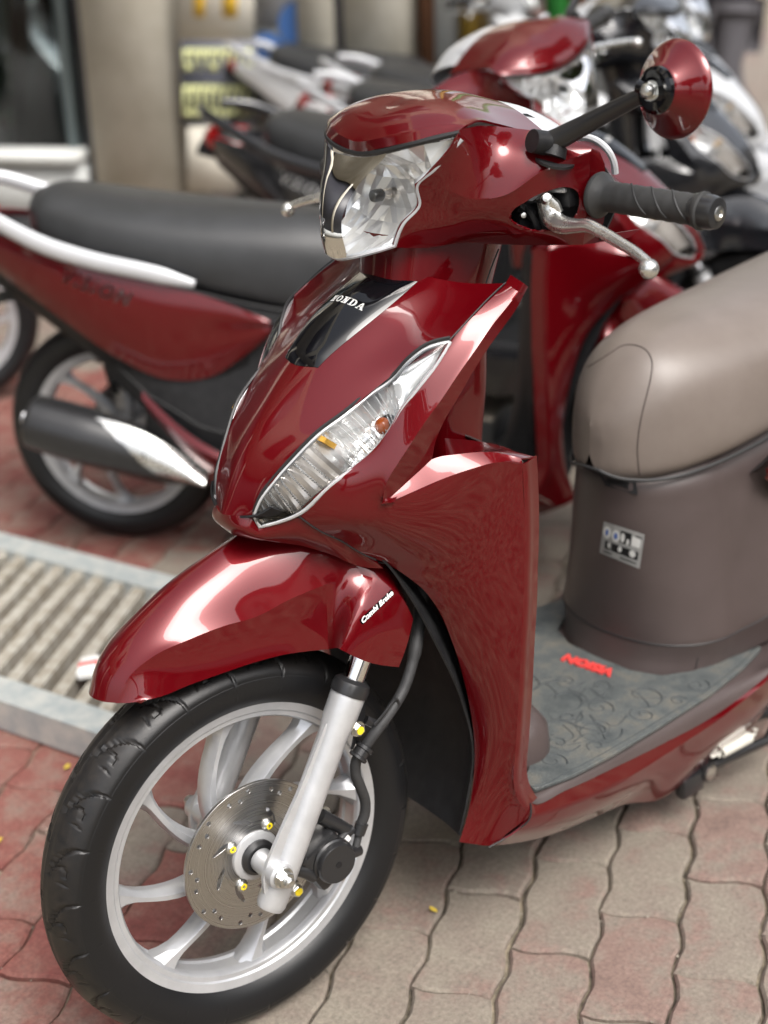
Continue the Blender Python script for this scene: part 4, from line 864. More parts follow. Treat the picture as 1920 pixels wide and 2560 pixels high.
# ---------------------------------------------------------------- seat base and seat
def horse(front, x_back, w, z, p=2.3, n=17, zs=0.):
    """half horseshoe from the front centre to the rear side"""
    out = []
    for t in np.linspace(0, 1, n):
        a = t * PI / 2; x = front - (front - x_back) * (1 - abs(math.cos(a)) ** (2 / p)); y = w * abs(math.sin(a)) ** (2 / p); out.append((x, y, z + zs * t))
    return out
sbz = [(.2415, -.662, -.80, .136, 2.2), (.262, -.668, -.81, .140, 2.2), (.290, -.672, -.80, .145, 2.2), (.34, -.668, -.81, .139, 2.15), (.42, -.662, -.81, .126, 2.1), (.50, -.660, -.80, .115, 2.1), (.535, -.662, -.80, .108, 2.1), (.552, -.680, -.80, .094, 2.1)]
SB_ = np.array([horse(f_, b_, w_, z_, p_) for z_, f_, b_, w_, p_ in sbz])
tail = np.array([[(-1.0, w_ + .022 + max(0, .36 - z_) * .1, z_ + .045 * (z_ > .3) + .04 * (z_ < .3)), (-1.22, w_ * .9, z_ + .10 + .08 * (z_ < .35))] for z_, f_, b_, w_, p_ in sbz])
SBF = np.concatenate([SB_, tail], 1); SBF_ = sym(SBF); SBG = tensor(SBF_, 2, 5, sv=(2,))
sbase = shell('seat_base', [SBG], 'taupe_plastic', scooter, .002, 38, weld=2e-4)
jl = SBG[2 * 5]; tube('panel_gap', jl + [.0006, 0, .0], .0011, 'black_trim', sbase, 5)
vj = [atz(1750, 1594, .295), atz(1746, 1630, .272), atz(1737, 1668, .248)]; tube('side_gap', [(p[0] + .002, p[1] + .003, p[2]) for p in vj], .0010, 'black_trim', sbase, 5)
sbb = bvh_of(sbase)
# seat latch
def onbase(x, y, off=.0):
    d = Vector(ray(x, y)).normalized(); h = sbb.ray_cast(Vector(CAM), d); return np.array(h[0] - d * off) if h[0] is not None else at(x, y, .03)
lk = [onbase(*q) for q in ZG((190, 1862), (515, 1922), (535, 2065), (255, 1985))]; NV = (CAM - np.mean(lk, 0)); NV /= np.linalg.norm(NV)
lc = np.mean(lk, 0); mb = MB()
V = [p + NV * .004 for p in lk] + [p - NV * .03 for p in lk]; mb.add(V, [(0, 1, 2, 3), (0, 4, 5, 1), (1, 5, 6, 2), (2, 6, 7, 3), (3, 7, 4, 0)]); mb.build('hook_recess', 'black_trim', sbase)
MB().tube([lk[0] * .72 + lk[1] * .28 + NV * .007 + [0, 0, -.012], lk[0] * .15 + lk[1] * .85 + NV * .007 + [0, 0, -.012]], .006, 8).build('bag_hook', 'satin_black', sbase)
# warning sticker
sk4 = [at(*q) for q in ZH((238, 355, .03), (597, 470, .085), (552, 772, .085), (198, 630, .03))]
sx = sk4[1] - sk4[0]; W_ = np.linalg.norm(sx); H_ = np.linalg.norm(sk4[3] - sk4[0])
def sticker_xy(u, v):
    return sk4[0] * (1 - u) * (1 - v) + sk4[1] * u * (1 - v) + sk4[2] * u * v + sk4[3] * (1 - u) * v
VD = np.mean(sk4, 0) - CAM; VD /= np.linalg.norm(VD)
def stick_piece(name, polys, m, off, sub=2):
    me = subdiv(curve_mesh(name, polys, .0001), sub); n = len(me.vertices); a = np.empty(n * 3); me.vertices.foreach_get('co', a); P = np.array([sticker_xy(p[0], p[1]) for p in a.reshape(-1, 3)]); me.vertices.foreach_set('co', P.ravel()); me.update()
    o = link(name, me, m, sbase); drape(o, sbb, VD, (off,)); return o
rr_ = lambda x0, y0, x1, y1: [(x0, y0), (x1, y0), (x1, y1), (x0, y1)]
circ = lambda cx, cy, rx, ry, n=18: [(cx + rx * math.cos(a), cy + ry * math.sin(a)) for a in np.linspace(0, 2 * PI, n + 1)[:-1]]
sticker = stick_piece('warning_sticker', [rr_(0, 0, 1, 1)], 'sticker_grey', .0012, 3)
for pp in (rr_(.44, .10, .70, .46), rr_(.10, .56, .92, .80), rr_(.80, .12, .95, .2), rr_(.5, .88, .9, .92), rr_(.08, .88, .3, .92)): stick_piece('sticker_print', [pp], 'black_trim', .0016)
for cx, cy in ((.11, .30), (.33, .32)): stick_piece('sticker_roundel', [circ(cx, cy, .098, .19)], 'white_print', .0018); stick_piece('sticker_symbol', [circ(cx, cy, .045 if cx > .2 else .035, .10)], 'blue_print', .0022)
for pp in (circ(.50, .30, .05, .14), circ(.63, .38, .035, .10), rr_(.72, .16, .93, .44), circ(.2, .66, .035, .09), circ(.47, .66, .05, .09), circ(.78, .66, .08, .10)): stick_piece('sticker_figure', [pp], 'white_print', .0020)
# seat: cross sections from the nose to the tail (x, half width, bottom, side height, top)
ss = [(-.638, .018, .566, .600, .630), (-.650, .042, .558, .603, .654), (-.672, .066, .554, .610, .688), (-.708, .092, .554, .622, .720), (-.77, .114, .561, .634, .738), (-.85, .130, .574, .648, .747), (-.95, .142, .595, .664, .753), (-1.05, .149, .620, .680, .760), (-1.15, .147, .640, .698, .770), (-1.25, .136, .660, .716, .782), (-1.33, .112, .678, .735, .788), (-1.37, .070, .686, .740, .778)]
rows = []
for x, w, zb, zs, zt in ss:
    rows.append([(x, w * .72, zb - .012), (x, w * .955, zb), (x, w, (zb + zs) / 2), (x, w * .97, zs + .012), (x, w * .88, zs + (zt - zs) * .50), (x, w * .60, zt - (zt - zs) * .16), (x, w * .28, zt), (x, 0, zt + .001)])
noser = [[(-.634, .0, .578 + .045 * t) for t in np.linspace(0, 1, 8)]]
SEN = np.array(noser + rows); SEG = tensor(sym(SEN[:, ::-1]), 5, 7); SEG[7:-7] = relax(SEG[7:-7], 20, .1)
seat = shell('seat', [SEG], 'vinyl', scooter, 0, 60, weld=3e-4)
seb = bvh_of(seat)
seam = [at(*q) for q in ZG((100, 960, 0.0), (200, 900, .01), (310, 830, .02), (400, 775, .035), (500, 768, .05), (580, 795, .06), (635, 850, .065), (658, 920, .068), (650, 1030, .07), (620, 1170, .073), (580, 1330, .076), (550, 1480, .078), (532, 1650, .08), (540, 1800, .08), (552, 1895, .08))]
sp2 = []
for p in spline(seam, 8):
    d = Vector(p - CAM).normalized(); h = seb.ray_cast(Vector(CAM), d)
    if h[0] is not None: sp2.append(np.array(h[0]))
if len(sp2) > 4: tube('seat_seam', sp2, .0011, 'thread', seat, 6)
# black strip standing in for the shaded gap under the seat
bd = np.array([r[1] for r in rows]); bdf = spline(bd, 5); tube('seat_gap_strip', np.vstack([(bdf * [1, -1, 1])[::-1], bdf]) + [.004, 0, -.008], .0028, 'black_trim', seat, 6)
# ---------------------------------------------------------------- rear body, tail, drive and wheel
panel = [(-.845, .1500, .548, .1490, .536, .1470, .522), (-.90, .1560, .572, .1565, .530, .1500, .478), (-.98, .1600, .600, .1680, .530, .1580, .430), (-1.07, .1620, .622, .1760, .545, .1640, .425), (-1.17, .1580, .648, .1740, .575, .1600, .465), (-1.30, .1460, .680, .1580, .625, .1440, .545), (-1.43, .1180, .706, .1260, .672, .1120, .622), (-1.55, .0700, .722, .0740, .704, .0640, .680), (-1.60, .0250, .728, .0260, .720, .0220, .710)]
PR = np.array([[(x, a, b), (x, (a + c) / 2 + .004, (b + d) / 2 + .004), (x, c, d), (x, (c + e) / 2 + .003, (d + f) / 2), (x, e, f)] for x, a, b, c, d, e, f in panel])
PRG = tensor(PR, 5, 6, su=(2,))
for s in (1, -1):
    bp_ = shell('rear_side_panel', [PRG * [1, s, 1]], 'red_paint', scooter, .002, 24)
    tm = text_mesh('VISION', .040, .0008, shear=.3, bold=.001, space=1.25); R_, o_ = frame3((-1.20, .20, .615), (-.93 * s, 0, .30 * s) if s < 0 else (-.93, 0, .30), (0, s, 0))
    R_, o_ = frame3((-1.20, .19 * s, .612), (1, 0, -.30) if s < 0 else (-1, 0, .30), (0, s, 0)); place_mesh(tm, R_, o_); L_ = link('lettering', tm, 'silver_print', bp_); drape(L_, bvh_of(bp_), (0, -s, 0), (.001,))
    # grab rail along the seat
    gr = spline([(-.99, .166 * s, .622), (-1.08, .174 * s, .645), (-1.20, .174 * s, .668), (-1.30, .166 * s, .694), (-1.42, .142 * s, .742), (-1.53, .105 * s, .782), (-1.58, .06 * s, .790)], 6)
    tube('grab_rail', gr, np.interp(np.linspace(0, 1, len(gr)), [0, .12, .5, 1], [.007, .015, .016, .012]), 'silver_paint', scooter, 12, ell=(1.15, .62), up=(0, 0, 1))
inn = np.array([[(x, a - .012, b - .01), (x, .07, b - .06), (x, 0, b - .07)] for x, a, b, *_ in panel]); shell('under_seat_tray', [tensor(inn, 2, 3), mirror(tensor(inn, 2, 3))], 'black_plastic', scooter, 0, 40, weld=2e-4)
low = np.array([[(x, e - .006, f), (x, e - .03, f - .05), (x, 0, f - .06)] for x, a, b, c, d, e, f in panel[1:8]]); shell('under_cover', [tensor(low, 2, 3), mirror(tensor(low, 2, 3))], 'black_plastic', scooter, 0, 40, weld=2e-4)
bk = np.array([[(-1.585, 0, .735), (-1.57, .05, .732), (-1.52, .092, .725)], [(-1.605, 0, .705), (-1.585, .05, .703), (-1.53, .09, .698)], [(-1.585, 0, .675), (-1.57, .045, .675), (-1.52, .08, .672)]])
tl = shell('tail_light', [tensor(bk, 4, 4), mirror(tensor(bk, 4, 4))], 'red_lens', scooter, .003, 40, weld=2e-4)
rf = np.array([[(-1.38, .06, .56), (-1.38, 0, .575)], [(-1.50, .07, .54), (-1.50, 0, .555)], [(-1.62, .07, .44), (-1.62, 0, .45)], [(-1.70, .065, .33), (-1.70, 0, .335)]])
rfe = shell('rear_fender', [tensor(rf, 3, 4), mirror(tensor(rf, 3, 4))], 'black_plastic', scooter, .003, 40, weld=2e-4)
MB().box((-1.665, 0, .42), (.004, .19, .14), rotm([0, 1, 0], .6), .0015).build('number_plate', 'white_paint', rfe)
RWX = -1.255
def rtf(P): return np.asarray(P) + [RWX, 0, 0]
rw = make_wheel(scooter, rtf, False); rw['label'] = 'rear wheel with silver alloy rim'; make_tyre('tyre', rw, rtf, 140, 3, False)
mb = MB().box((-1.05, .085, .265), (.44, .06, .12), rotm([0, 1, 0], -.05), .03).lathe([(0, .14), (.07, .138), (.085, .12), (.088, .07)], (RWX, 0, WR + .005), AXV, 28).lathe([(0, .115), (.06, .113), (.072, .10), (.075, .05)], (-.90, 0, .285), AXV, 28)
mb.box((-.90, 0, .30), (.22, .15, .12), None, .03).lathe([(.0, .09), (.05, .09), (.05, -.02)], (-.90, 0, .30), (1, 0, 0), 20)
eng = mb.build('engine', 'cast_alloy', scooter, sharp=40)
MB().box((-1.0, .02, .38), (.30, .12, .09), None, .025).build('air_box', 'black_plastic', eng, sharp=40)
mb = MB().tube([(-1.30, .10, .30), (-1.36, .115, .60)], .011, 12); P = [(-1.312 - .05 * t * 1.0 + .022 * math.cos(t * 2 * PI * 7), .103 + .012 * t + .022 * math.sin(t * 2 * PI * 7), .36 + .2 * t) for t in np.linspace(0, 1, 120)]
mb.tube(P, .0045, 6); mb.build('rear_shock', 'red_paint' if False else 'satin_black', scooter)
ex = spline([(-.86, -.06, .22), (-.95, -.11, .20), (-1.02, -.135, .215), (-1.10, -.15, .245), (-1.22, -.158, .282), (-1.34, -.16, .312), (-1.38, -.16, .322)], 6)
exh = tube('exhaust', ex, np.interp(np.linspace(0, 1, len(ex)), [0, .2, .36, .48, .72, .97, 1], [.014, .016, .030, .052, .062, .058, .050]), 'satin_black', scooter, 22, up=(0, 0, 1))
hs = np.array([[(x, -.158 - o * .8, z + h * 1.0) for h, o in ((w, .028), (w * .5, .055), (0, .062), (-w * .6, .052))] for x, z, w in ((-.99, .215, .012), (-1.06, .245, .036), (-1.15, .272, .052), (-1.24, .298, .046), (-1.31, .322, .028), (-1.37, .342, .010))])
shell('heat_shield', [tensor(hs, 4, 5)], 'polished_alloy', exh, .003, 40)
for x, z in ((-1.12, .27), (-1.31, .318)): MB().lathe([(0, .006), (.007, .004), (.008, 0)], (x, -.211, z), (0, -1, 0), 12).build('shield_bolt', 'zinc', exh)
MB().lathe([(.016, .0), (.018, .02), (.013, .02), (.013, 0)], (-1.375, -.16, .322), (-.95, 0, .3), 16).build('tail_pipe', 'chrome', exh)
# side stand folded up under the floor, with its spring
piv = at(1765, 1926, .150)
mb = MB().tube([piv + [0, -.006, 0], at(1800, 1903, .150), at(1920, 1850, .148), (-1.02, .135, .16), (-1.09, .155, .145)], [.010, .009, .0085, .0085, .009], 12).lathe([(0, .010), (.010, .009), (.0150, .007), (.0155, -.004), (0, -.004)], piv, AXV, 24).box(at(1725, 1958, .145), (.05, .02, .035), None, .006)
stand = mb.build('side_stand', 'satin_black', scooter, sharp=40)
MB().lathe([(.0, .0125), (.0085, .0120), (.0115, .0105), (.0118, .008)], piv, AXV, 24).build('stand_pivot', 'zinc', stand)
s0, s1 = at(1800, 1882, .158), at(1872, 1843, .158); sv = (s1 - s0) / np.linalg.norm(s1 - s0); sL = np.linalg.norm(s1 - s0); n_ = 16
uu = np.cross(sv, [0, 1, 0]); uu /= np.linalg.norm(uu); ww = np.cross(sv, uu)
P = [s0 + sv * sL * t + .0075 * (math.cos(t * 2 * PI * n_) * uu + math.sin(t * 2 * PI * n_) * ww) for t in np.linspace(0, 1, n_ * 12)]
MB().tube(P, .0020, 6).tube([s0, s0 - sv * .02, s0 - sv * .024 + [0, 0, .004]], .002, 6).tube([s1, s1 + sv * .016, s1 + sv * .02 + [0, 0, .006], s1 + sv * .012 + [0, 0, .010]], .002, 6).build('stand_spring', 'spring_white', stand)
MB().lathe([(.0135, .0), (.0135, .26)], piv + np.array([-.06, -.29, .01]), AXV, 14).tube([piv + [-.06, -.04, .01], (-.80, .09, .10), (-.95, .12, .085)], .010, 10).tube([piv + [-.02, -.33, .01], (-.75, -.18, .10), (-.92, -.2, .075)], .011, 10).build('centre_stand', 'satin_black', scooter)
# instrument pod on the rider side
mt = np.array([[(-.425, .085, 1.045), (-.415, .04, 1.075), (-.412, 0, 1.08)], [(-.47, .09, 1.035), (-.465, .045, 1.062), (-.465, 0, 1.066)], [(-.52, .08, 1.0), (-.525, .04, 1.02), (-.527, 0, 1.024)], [(-.50, .07, .95), (-.51, .035, .955), (-.512, 0, .957)], [(-.44, .08, .93), (-.44, .04, .93), (-.44, 0, .93)]])
MG_ = tensor(mt, 4, 5); pod = shell('instrument_pod', [MG_, mirror(MG_)], 'silver_paint', scooter, .002, 40, s2w, weld=2e-4)
MB().add([(-.435, .07, 1.062), (-.435, -.07, 1.062), (-.508, -.062, 1.03), (-.508, .062, 1.03)], [(0, 1, 2, 3)]).build('meter_glass', 'piano_black', pod, tf=s2w)
bkp = np.array([[(-.425, .10, 1.04), (-.46, .10, .98), (-.44, .10, .93)], [(-.43, .15, 1.03), (-.465, .15, .975), (-.44, .15, .925)], [(-.432, .188, 1.02), (-.46, .188, .97), (-.435, .188, .93)]])
for s in (1, -1): shell('handlebar_rear_cover', [tensor(bkp, 3, 4) * [1, s, 1]], 'black_plastic', scooter, .002, 40, s2w)
# ---------------------------------------------------------------- copies: the other parked scooters
STEER = ('fork_leg', 'brake_caliper', 'brake_hose', 'hose_bracket', 'mudguard', 'headlight', 'handlebar_cover', 'handgrip', 'brake_lever', 'mirror', 'column_cover', 'instrument_pod', 'handlebar_rear_cover')
steer_m = [None]
def copy_tree(o, parent, mats):
    c = o.copy(); COL.objects.link(c)
    if steer_m[0] is not None and o.parent is scooter and (o.name.split('.')[0] in STEER or o is wheel): c.matrix_local = steer_m[0]
    if parent is not None: c.parent = parent
    if 'label' in c.keys() and parent is not None: del c['label']
    nm = o.name.split('.')[0]
    if c.type == 'MESH' and len(c.material_slots):
        mn_ = c.material_slots[0].material.name; k = mats.get((nm, mn_)) or mats.get(nm) or mats.get(mn_)
        if k: c.material_slots[0].link = 'OBJECT'; c.material_slots[0].material = MATS[k]
    for ch in kids[o.name]: copy_tree(ch, c, mats)
    return c
AXP = np.array([0, 0, .25])
kids = {}
for o in bpy.data.objects:
    kids.setdefault(o.name, [])
    if o.parent: kids.setdefault(o.parent.name, []).append(o)
SKIP = ('floor_mat', 'warning_sticker', 'sticker_print', 'sticker_roundel', 'sticker_symbol', 'sticker_figure', 'lens_stud', 'lens_rib', 'brake_sticker')
base_kids = {k: [c for c in v if c.name.split('.')[0] not in SKIP] for k, v in kids.items()}
def place_scooter(loc, deg, label, mats, drop=(), steer=0.):
    global kids
    steer_m[0] = Matrix.Translation(AXP) @ Matrix.Rotation(math.radians(steer), 4, Vector(AX)) @ Matrix.Translation(-AXP) if steer else None
    kids = {k: [c for c in v if c.name.split('.')[0] not in drop] for k, v in base_kids.items()}
    c = copy_tree(scooter, None, mats); c.location = (*loc, 0); c.rotation_euler = (0, 0, math.radians(deg)); c['label'] = label; c['group'] = 'scooters parked in a row behind'
    return c
black_in = {'taupe_plastic': 'black_plastic', 'vinyl': 'black_vinyl'}
D_ = np.array([math.cos(math.radians(126)), math.sin(math.radians(126))]); N_ = np.array([-.809, -.588])
A0 = np.array([-1.45, -.40])
place_scooter(A0, 126, 'red scooter with black seat and silver grab rail parked right behind', {**black_in}, steer=-34)
for k, (off, along, deg, lab, mm_) in enumerate((
    (.84, .12, 112, 'black scooter parked just beyond the red one with silver grab rail', {**black_in, 'red_paint': 'black_paint', ('grab_rail', 'silver_paint'): 'black_paint'}),
    (1.50, .15, 108, 'white scooter with its front wheel towards the street on the right', {**black_in, 'red_paint': 'white_paint'}),
    (2.15, .1, 110, 'silver scooter at the right behind the white one', {**black_in, 'red_paint': 'silver_paint'}),
    (3.1, -.5, 116, 'white scooter farthest back in the row', {**black_in, 'red_paint': 'white_paint'}))):
    p = A0 + N_ * off + D_ * along; place_scooter(p, deg, lab, mm_)
e_ = atz(-95, 1010, 0)[:2]; place_scooter(e_, 160, 'black scooter mostly cut off at the left edge, only a wheel showing', {**black_in, 'red_paint': 'black_paint'})
del e_
# ================================================================== GROUND
UH = np.array([-.54664781, .83736263]); VH = np.array([.83413387, .55156205])
mat('sand_joint', (.3, .25, .18), rough=.95, fn=noise_col((.045, .038, .028), (.30, .25, .18), 22, bump=.8, bscale=300))
def paver_fn(c1, c2, c3):
    def fn(nt, b):
        tc = nd(nt, 'ShaderNodeTexCoord'); oi = nd(nt, 'ShaderNodeObjectInfo'); ge = nd(nt, 'ShaderNodeNewGeometry')
        ad = nd(nt, 'ShaderNodeVectorMath', operation='ADD'); sc_ = nd(nt, 'ShaderNodeVectorMath', operation='SCALE', i_3=17.)
        cb = nd(nt, 'ShaderNodeCombineXYZ'); nt.links.new(oi.outputs['Random'], cb.inputs[0]); nt.links.new(oi.outputs['Random'], cb.inputs[1]); nt.links.new(cb.outputs[0], sc_.inputs[0])
        nt.links.new(ge.outputs['Position'], ad.inputs[0]); nt.links.new(sc_.outputs[0], ad.inputs[1])
        n1 = nd(nt, 'ShaderNodeTexNoise', i_Scale=14, i_Detail=7, i_Roughness=.62); nt.links.new(ad.outputs[0], n1.inputs['Vector'])
        n2 = nd(nt, 'ShaderNodeTexNoise', i_Scale=160, i_Detail=4, i_Roughness=.7); nt.links.new(ge.outputs['Position'], n2.inputs['Vector'])
        n3 = nd(nt, 'ShaderNodeTexNoise', i_Scale=2.3, i_Detail=4); nt.links.new(ge.outputs['Position'], n3.inputs['Vector'])
        su = nd(nt, 'ShaderNodeMath', operation='ADD'); nt.links.new(n1.outputs['Fac'], su.inputs[0])
        of = nd(nt, 'ShaderNodeMapRange', i_3=-.09, i_4=.09); nt.links.new(oi.outputs['Random'], of.inputs[0]); nt.links.new(of.outputs[0], su.inputs[1])
        s2 = nd(nt, 'ShaderNodeMath', operation='ADD'); nt.links.new(su.outputs[0], s2.inputs[0]); o3 = nd(nt, 'ShaderNodeMapRange', i_3=-.26, i_4=.26); nt.links.new(n3.outputs['Fac'], o3.inputs[0]); nt.links.new(o3.outputs[0], s2.inputs[1])
        r = ramp(nt, s2.outputs[0], [(.30, c1), (.52, c2), (.66, c3), (.80, tuple(x * .8 for x in c3))])
        mi = nd(nt, 'ShaderNodeMix', data_type='RGBA', blend_type='OVERLAY'); mi.inputs[0].default_value = .75; nt.links.new(r.outputs[0], mi.inputs[6])
        r2 = ramp(nt, n2.outputs['Fac'], [(.3, (.30, .30, .30)), (.7, (.68, .68, .67))]); nt.links.new(r2.outputs[0], mi.inputs[7]); nt.links.new(mi.outputs[2], b.inputs['Base Color'])
        bp = nd(nt, 'ShaderNodeBump', i_Strength=.55, i_Distance=.0016); nt.links.new(n2.outputs['Fac'], bp.inputs['Height'])
        bp2 = nd(nt, 'ShaderNodeBump', i_Strength=.5, i_Distance=.006); nt.links.new(n1.outputs['Fac'], bp2.inputs['Height']); nt.links.new(bp.outputs[0], bp2.inputs['Normal']); nt.links.new(bp2.outputs[0], b.inputs['Normal'])
    return fn
mat('paver_grey', (.3, .25, .22), rough=.88, fn=paver_fn((.205, .180, .145), (.182, .150, .124), (.188, .126, .106)))
mat('paver_red', (.3, .12, .1), rough=.8, fn=paver_fn((.215, .155, .128), (.200, .082, .066), (.175, .052, .044)))
PA, PB, AMP = .1084, .2050, .0058
def wv(t): q = (t / (PB / 2) * 2 + .15) % 2; return AMP * ((q if q < 1 else 2 - q) * 2 - 1)
def wu(s): return .0048 * math.sin(2 * PI * s / PA)
def paver_outline(g):
    P = []; nv, nu = 9, 6
    for k in range(nv): t = PB * k / (nv - 1); P.append((wv(t) + g, t))
    for k in range(1, nu): s = PA * k / nu; P.append((s + wv(PB), PB + wu(s) - g))
    for k in range(nv)[::-1]: t = PB * k / (nv - 1); P.append((PA + wv(t) - g, t))
    for k in range(1, nu)[::-1]: s = PA * k / nu; P.append((s + wv(0), wu(s) + g))
    P = np.array(P)
    for i in (0, nv + nu - 1 + nv - 1): P[i, 1] += g
    for i in (nv - 1, nv + nu - 1): P[i, 1] -= g
    return P
def paver_mesh(m):
    o0, o1 = paver_outline(.0023), paver_outline(.0062); n = len(o0); V = [(*p, -.03) for p in o0] + [(*p, -.0042) for p in o0] + [(*p, 0) for p in o1]
    F_ = [(k, (k + 1) % n, n + (k + 1) % n, n + k) for k in range(n)] + [(n + k, n + (k + 1) % n, 2 * n + (k + 1) % n, 2 * n + k) for k in range(n)] + [tuple(range(2 * n, 3 * n))]
    me = bpy.data.meshes.new('paver'); me.from_pydata(V, [], F_); me.materials.append(MATS[m]); 
    bm = bmesh.new(); bm.from_mesh(me); bmesh.ops.recalc_face_normals(bm, faces=bm.faces); bm.to_mesh(me); bm.free(); return me
me_g, me_r = paver_mesh('paver_grey'), paver_mesh('paver_red')
UO = np.array([-.28563273, -.0835979]); cells = []
for i in range(-60, 110):
    for j in range(-75, 16):
        off = 0 if i % 2 else .5 * PB
        c = UO + UH * (i * PA) + VH * (j * PB + off - (.0)); cc = c + UH * PA / 2 + VH * PB / 2
        q = px((cc[0], cc[1], 0)); z = (np.array([cc[0], cc[1], 0]) - CAM) @ RC[2]
        if z < .3 or not (-260 < q[0] < 2180 and -120 < q[1] < 2760): continue
        cells.append((z, i, j, c, q))
cells.sort(key=lambda t: t[0]); pr = random.Random(11)
pavement = pydata('pavement', [(-40, -40, -.0095), (40, -40, -.0095), (40, 40, -.0095), (-40, 40, -.0095)], [(0, 1, 2, 3)], 'sand_joint', None, 0, False); tag(pavement, 'interlocking wavy paving with sandy joints', kind='structure')
rot0 = math.atan2(UH[1], UH[0])
inframe = [c for c in cells if -60 < c[4][0] < 1980 and c[4][1] > 1000]; near = set(id(c) for c in inframe[:290]); V, F_, Mi = [], [], []
proto = {m.name: ([np.array(v.co) for v in m.vertices], [list(p.vertices) for p in m.polygons]) for m in (me_g, me_r)}
def red_here(q, cc):
    s = q[0] * .95 + (q[1] - 1700) * .12 + pr.gauss(0, 110); return s < 500 and q[1] > 900
for c in cells:
    z, i, j, p, q = c; me = me_r if red_here(q, p) else me_g; rz = rot0 + pr.gauss(0, .006); dz = pr.gauss(0, .0011); tx, ty = pr.gauss(0, .006), pr.gauss(0, .006)
    Mx = Matrix.Translation((p[0], p[1], dz)) @ Matrix(((UH[0], VH[0], 0, 0), (UH[1], VH[1], 0, 0), (0, 0, 1, 0), (0, 0, 0, 1))) @ Matrix.Rotation(pr.gauss(0, .006), 4, 'Z') @ Matrix.Rotation(tx, 4, 'X') @ Matrix.Rotation(ty, 4, 'Y')
    if id(c) in near:
        o = bpy.data.objects.new('paver', me); COL.objects.link(o); o.parent = pavement; o.matrix_world = Mx; o.matrix_local = Mx
    else:
        b = len(V); vv, ff = proto[me.name]; M3 = np.array(Mx.to_3x3()); t3 = np.array(Mx.translation); V += [M3 @ v + t3 for v in vv]; F_ += [[k + b for k in f] for f in ff]; Mi += [0 if me is me_g else 1] * len(ff)
fo = pydata('far_pavers', V, F_, 'paver_grey', pavement, 0, False); fo.data.materials.append(MATS['paver_red']); fo.data.polygons.foreach_set('material_index', Mi); fo['kind'] = 'stuff'
# loose grit in the joints
g5 = np.random.default_rng(5); V, F_ = [], []
for c in inframe[:290]:
    z, i, j, p, q = c
    for _ in range(9):
        t = g5.uniform(0, 1); k = g5.integers(0, 3)
        l = (wv(t * PB), t * PB) if k else (t * PA, wu(t * PA)); w = p + UH * (l[0] + g5.normal() * .0016) + VH * (l[1] + g5.normal() * .0016); s = abs(g5.normal()) * .0012 + .0008; b = len(V)
        o_ = np.array([w[0], w[1], -.006 + s]); A_ = g5.normal(size=(4, 3)); A_ /= np.linalg.norm(A_, axis=1)[:, None]; V += [o_ + a * s * np.array([1, 1, .7]) for a in A_]; F_ += [(b, b + 1, b + 2), (b, b + 2, b + 3), (b, b + 3, b + 1), (b + 1, b + 3, b + 2)]
mat('grit', (.3, .26, .2), rough=.9, fn=noise_col((.12, .10, .08), (.42, .38, .31), 300)); gr = pydata('joint_grit', V, F_, 'grit', pavement, 0, False); gr['kind'] = 'stuff'
# dry leaves on the paving
def leaf(x, y, s, a, z=.004):
    P = spline([(0, 0, 0), (.35, .22, .05), (.7, .2, .0), (1, 0, .06), (.7, -.2, .02), (.35, -.22, -.02)], 3, closed=True); ca, sa = math.cos(a), math.sin(a)
    V = [(x + s * (p[0] * ca - p[1] * sa), y + s * (p[0] * sa + p[1] * ca), z + s * abs(p[2]) + .001) for p in P]; o = pydata('fallen_leaf', V, [tuple(range(len(V)))], 'leaf_yellow', None, 0, False); return o
for (u, v, s, lab) in ((1093, 2288, .016, 'small yellow leaf in the joint right of the front tyre'), (8, 2100, .022, 'yellow leaf on red pavers at the left edge'), (175, 1915, .018, 'yellow leaf on red pavers near the front tyre'), (180, 1395, .022, 'yellow leaf beyond the metal ramp'), (1325, 1532, .016, 'yellow leaf beside the far edge of the foot mat')):
    p = atz(u, v, 0); tag(leaf(p[0], p[1], s, rq.uniform(0, 6)), lab, 'leaf', 'fallen leaves')
# ================================================================== METAL RAMP
ramp_o = empty('metal_ramp', 'galvanised slatted metal ramp lying on the pavers at the left', 'ramp', loc=(0, 0, 0))
rb0, rdir, sdir = np.array([-.108, -.869]), np.array([-.29, .957]) / 1.0, np.array([-.79, -.613])
Wd = .50; L0, L1 = -.55, .33
def rp(t, s, z): q = rb0 + rdir * t + sdir * s; return np.array([q[0], q[1], z])
for s_, nm in ((0, 'rail'), (Wd, 'rail')):
    MB().add([rp(L0, s_ - .03, .062), rp(L1, s_ - .03, .062), rp(L1, s_ + .03, .068), rp(L0, s_ + .03, .068), rp(L0, s_ - .03, .004), rp(L1, s_ - .03, .004), rp(L1, s_ + .03, .004), rp(L0, s_ + .03, .004)], [(0, 1, 2, 3), (4, 5, 6, 7), (0, 1, 5, 4), (2, 3, 7, 6), (1, 2, 6, 5), (0, 3, 7, 4)]).build(nm, 'galvanised', ramp_o)
n_ = int((L1 - L0) / .054)
for k in range(n_ + 1):
    t = L0 + .01 + k * .054; w = .0135
    MB().add([rp(t - w, .03, .052), rp(t + w, .03, .052), rp(t + w, Wd - .03, .056), rp(t - w, Wd - .03, .056), rp(t - w, .03, .020), rp(t + w, .03, .020), rp(t + w, Wd - .03, .022), rp(t - w, Wd - .03, .022)], [(0, 1, 2, 3), (4, 5, 6, 7), (0, 1, 5, 4), (2, 3, 7, 6), (1, 2, 6, 5), (0, 3, 7, 4)]).build('slat', 'ramp_slat', ramp_o)
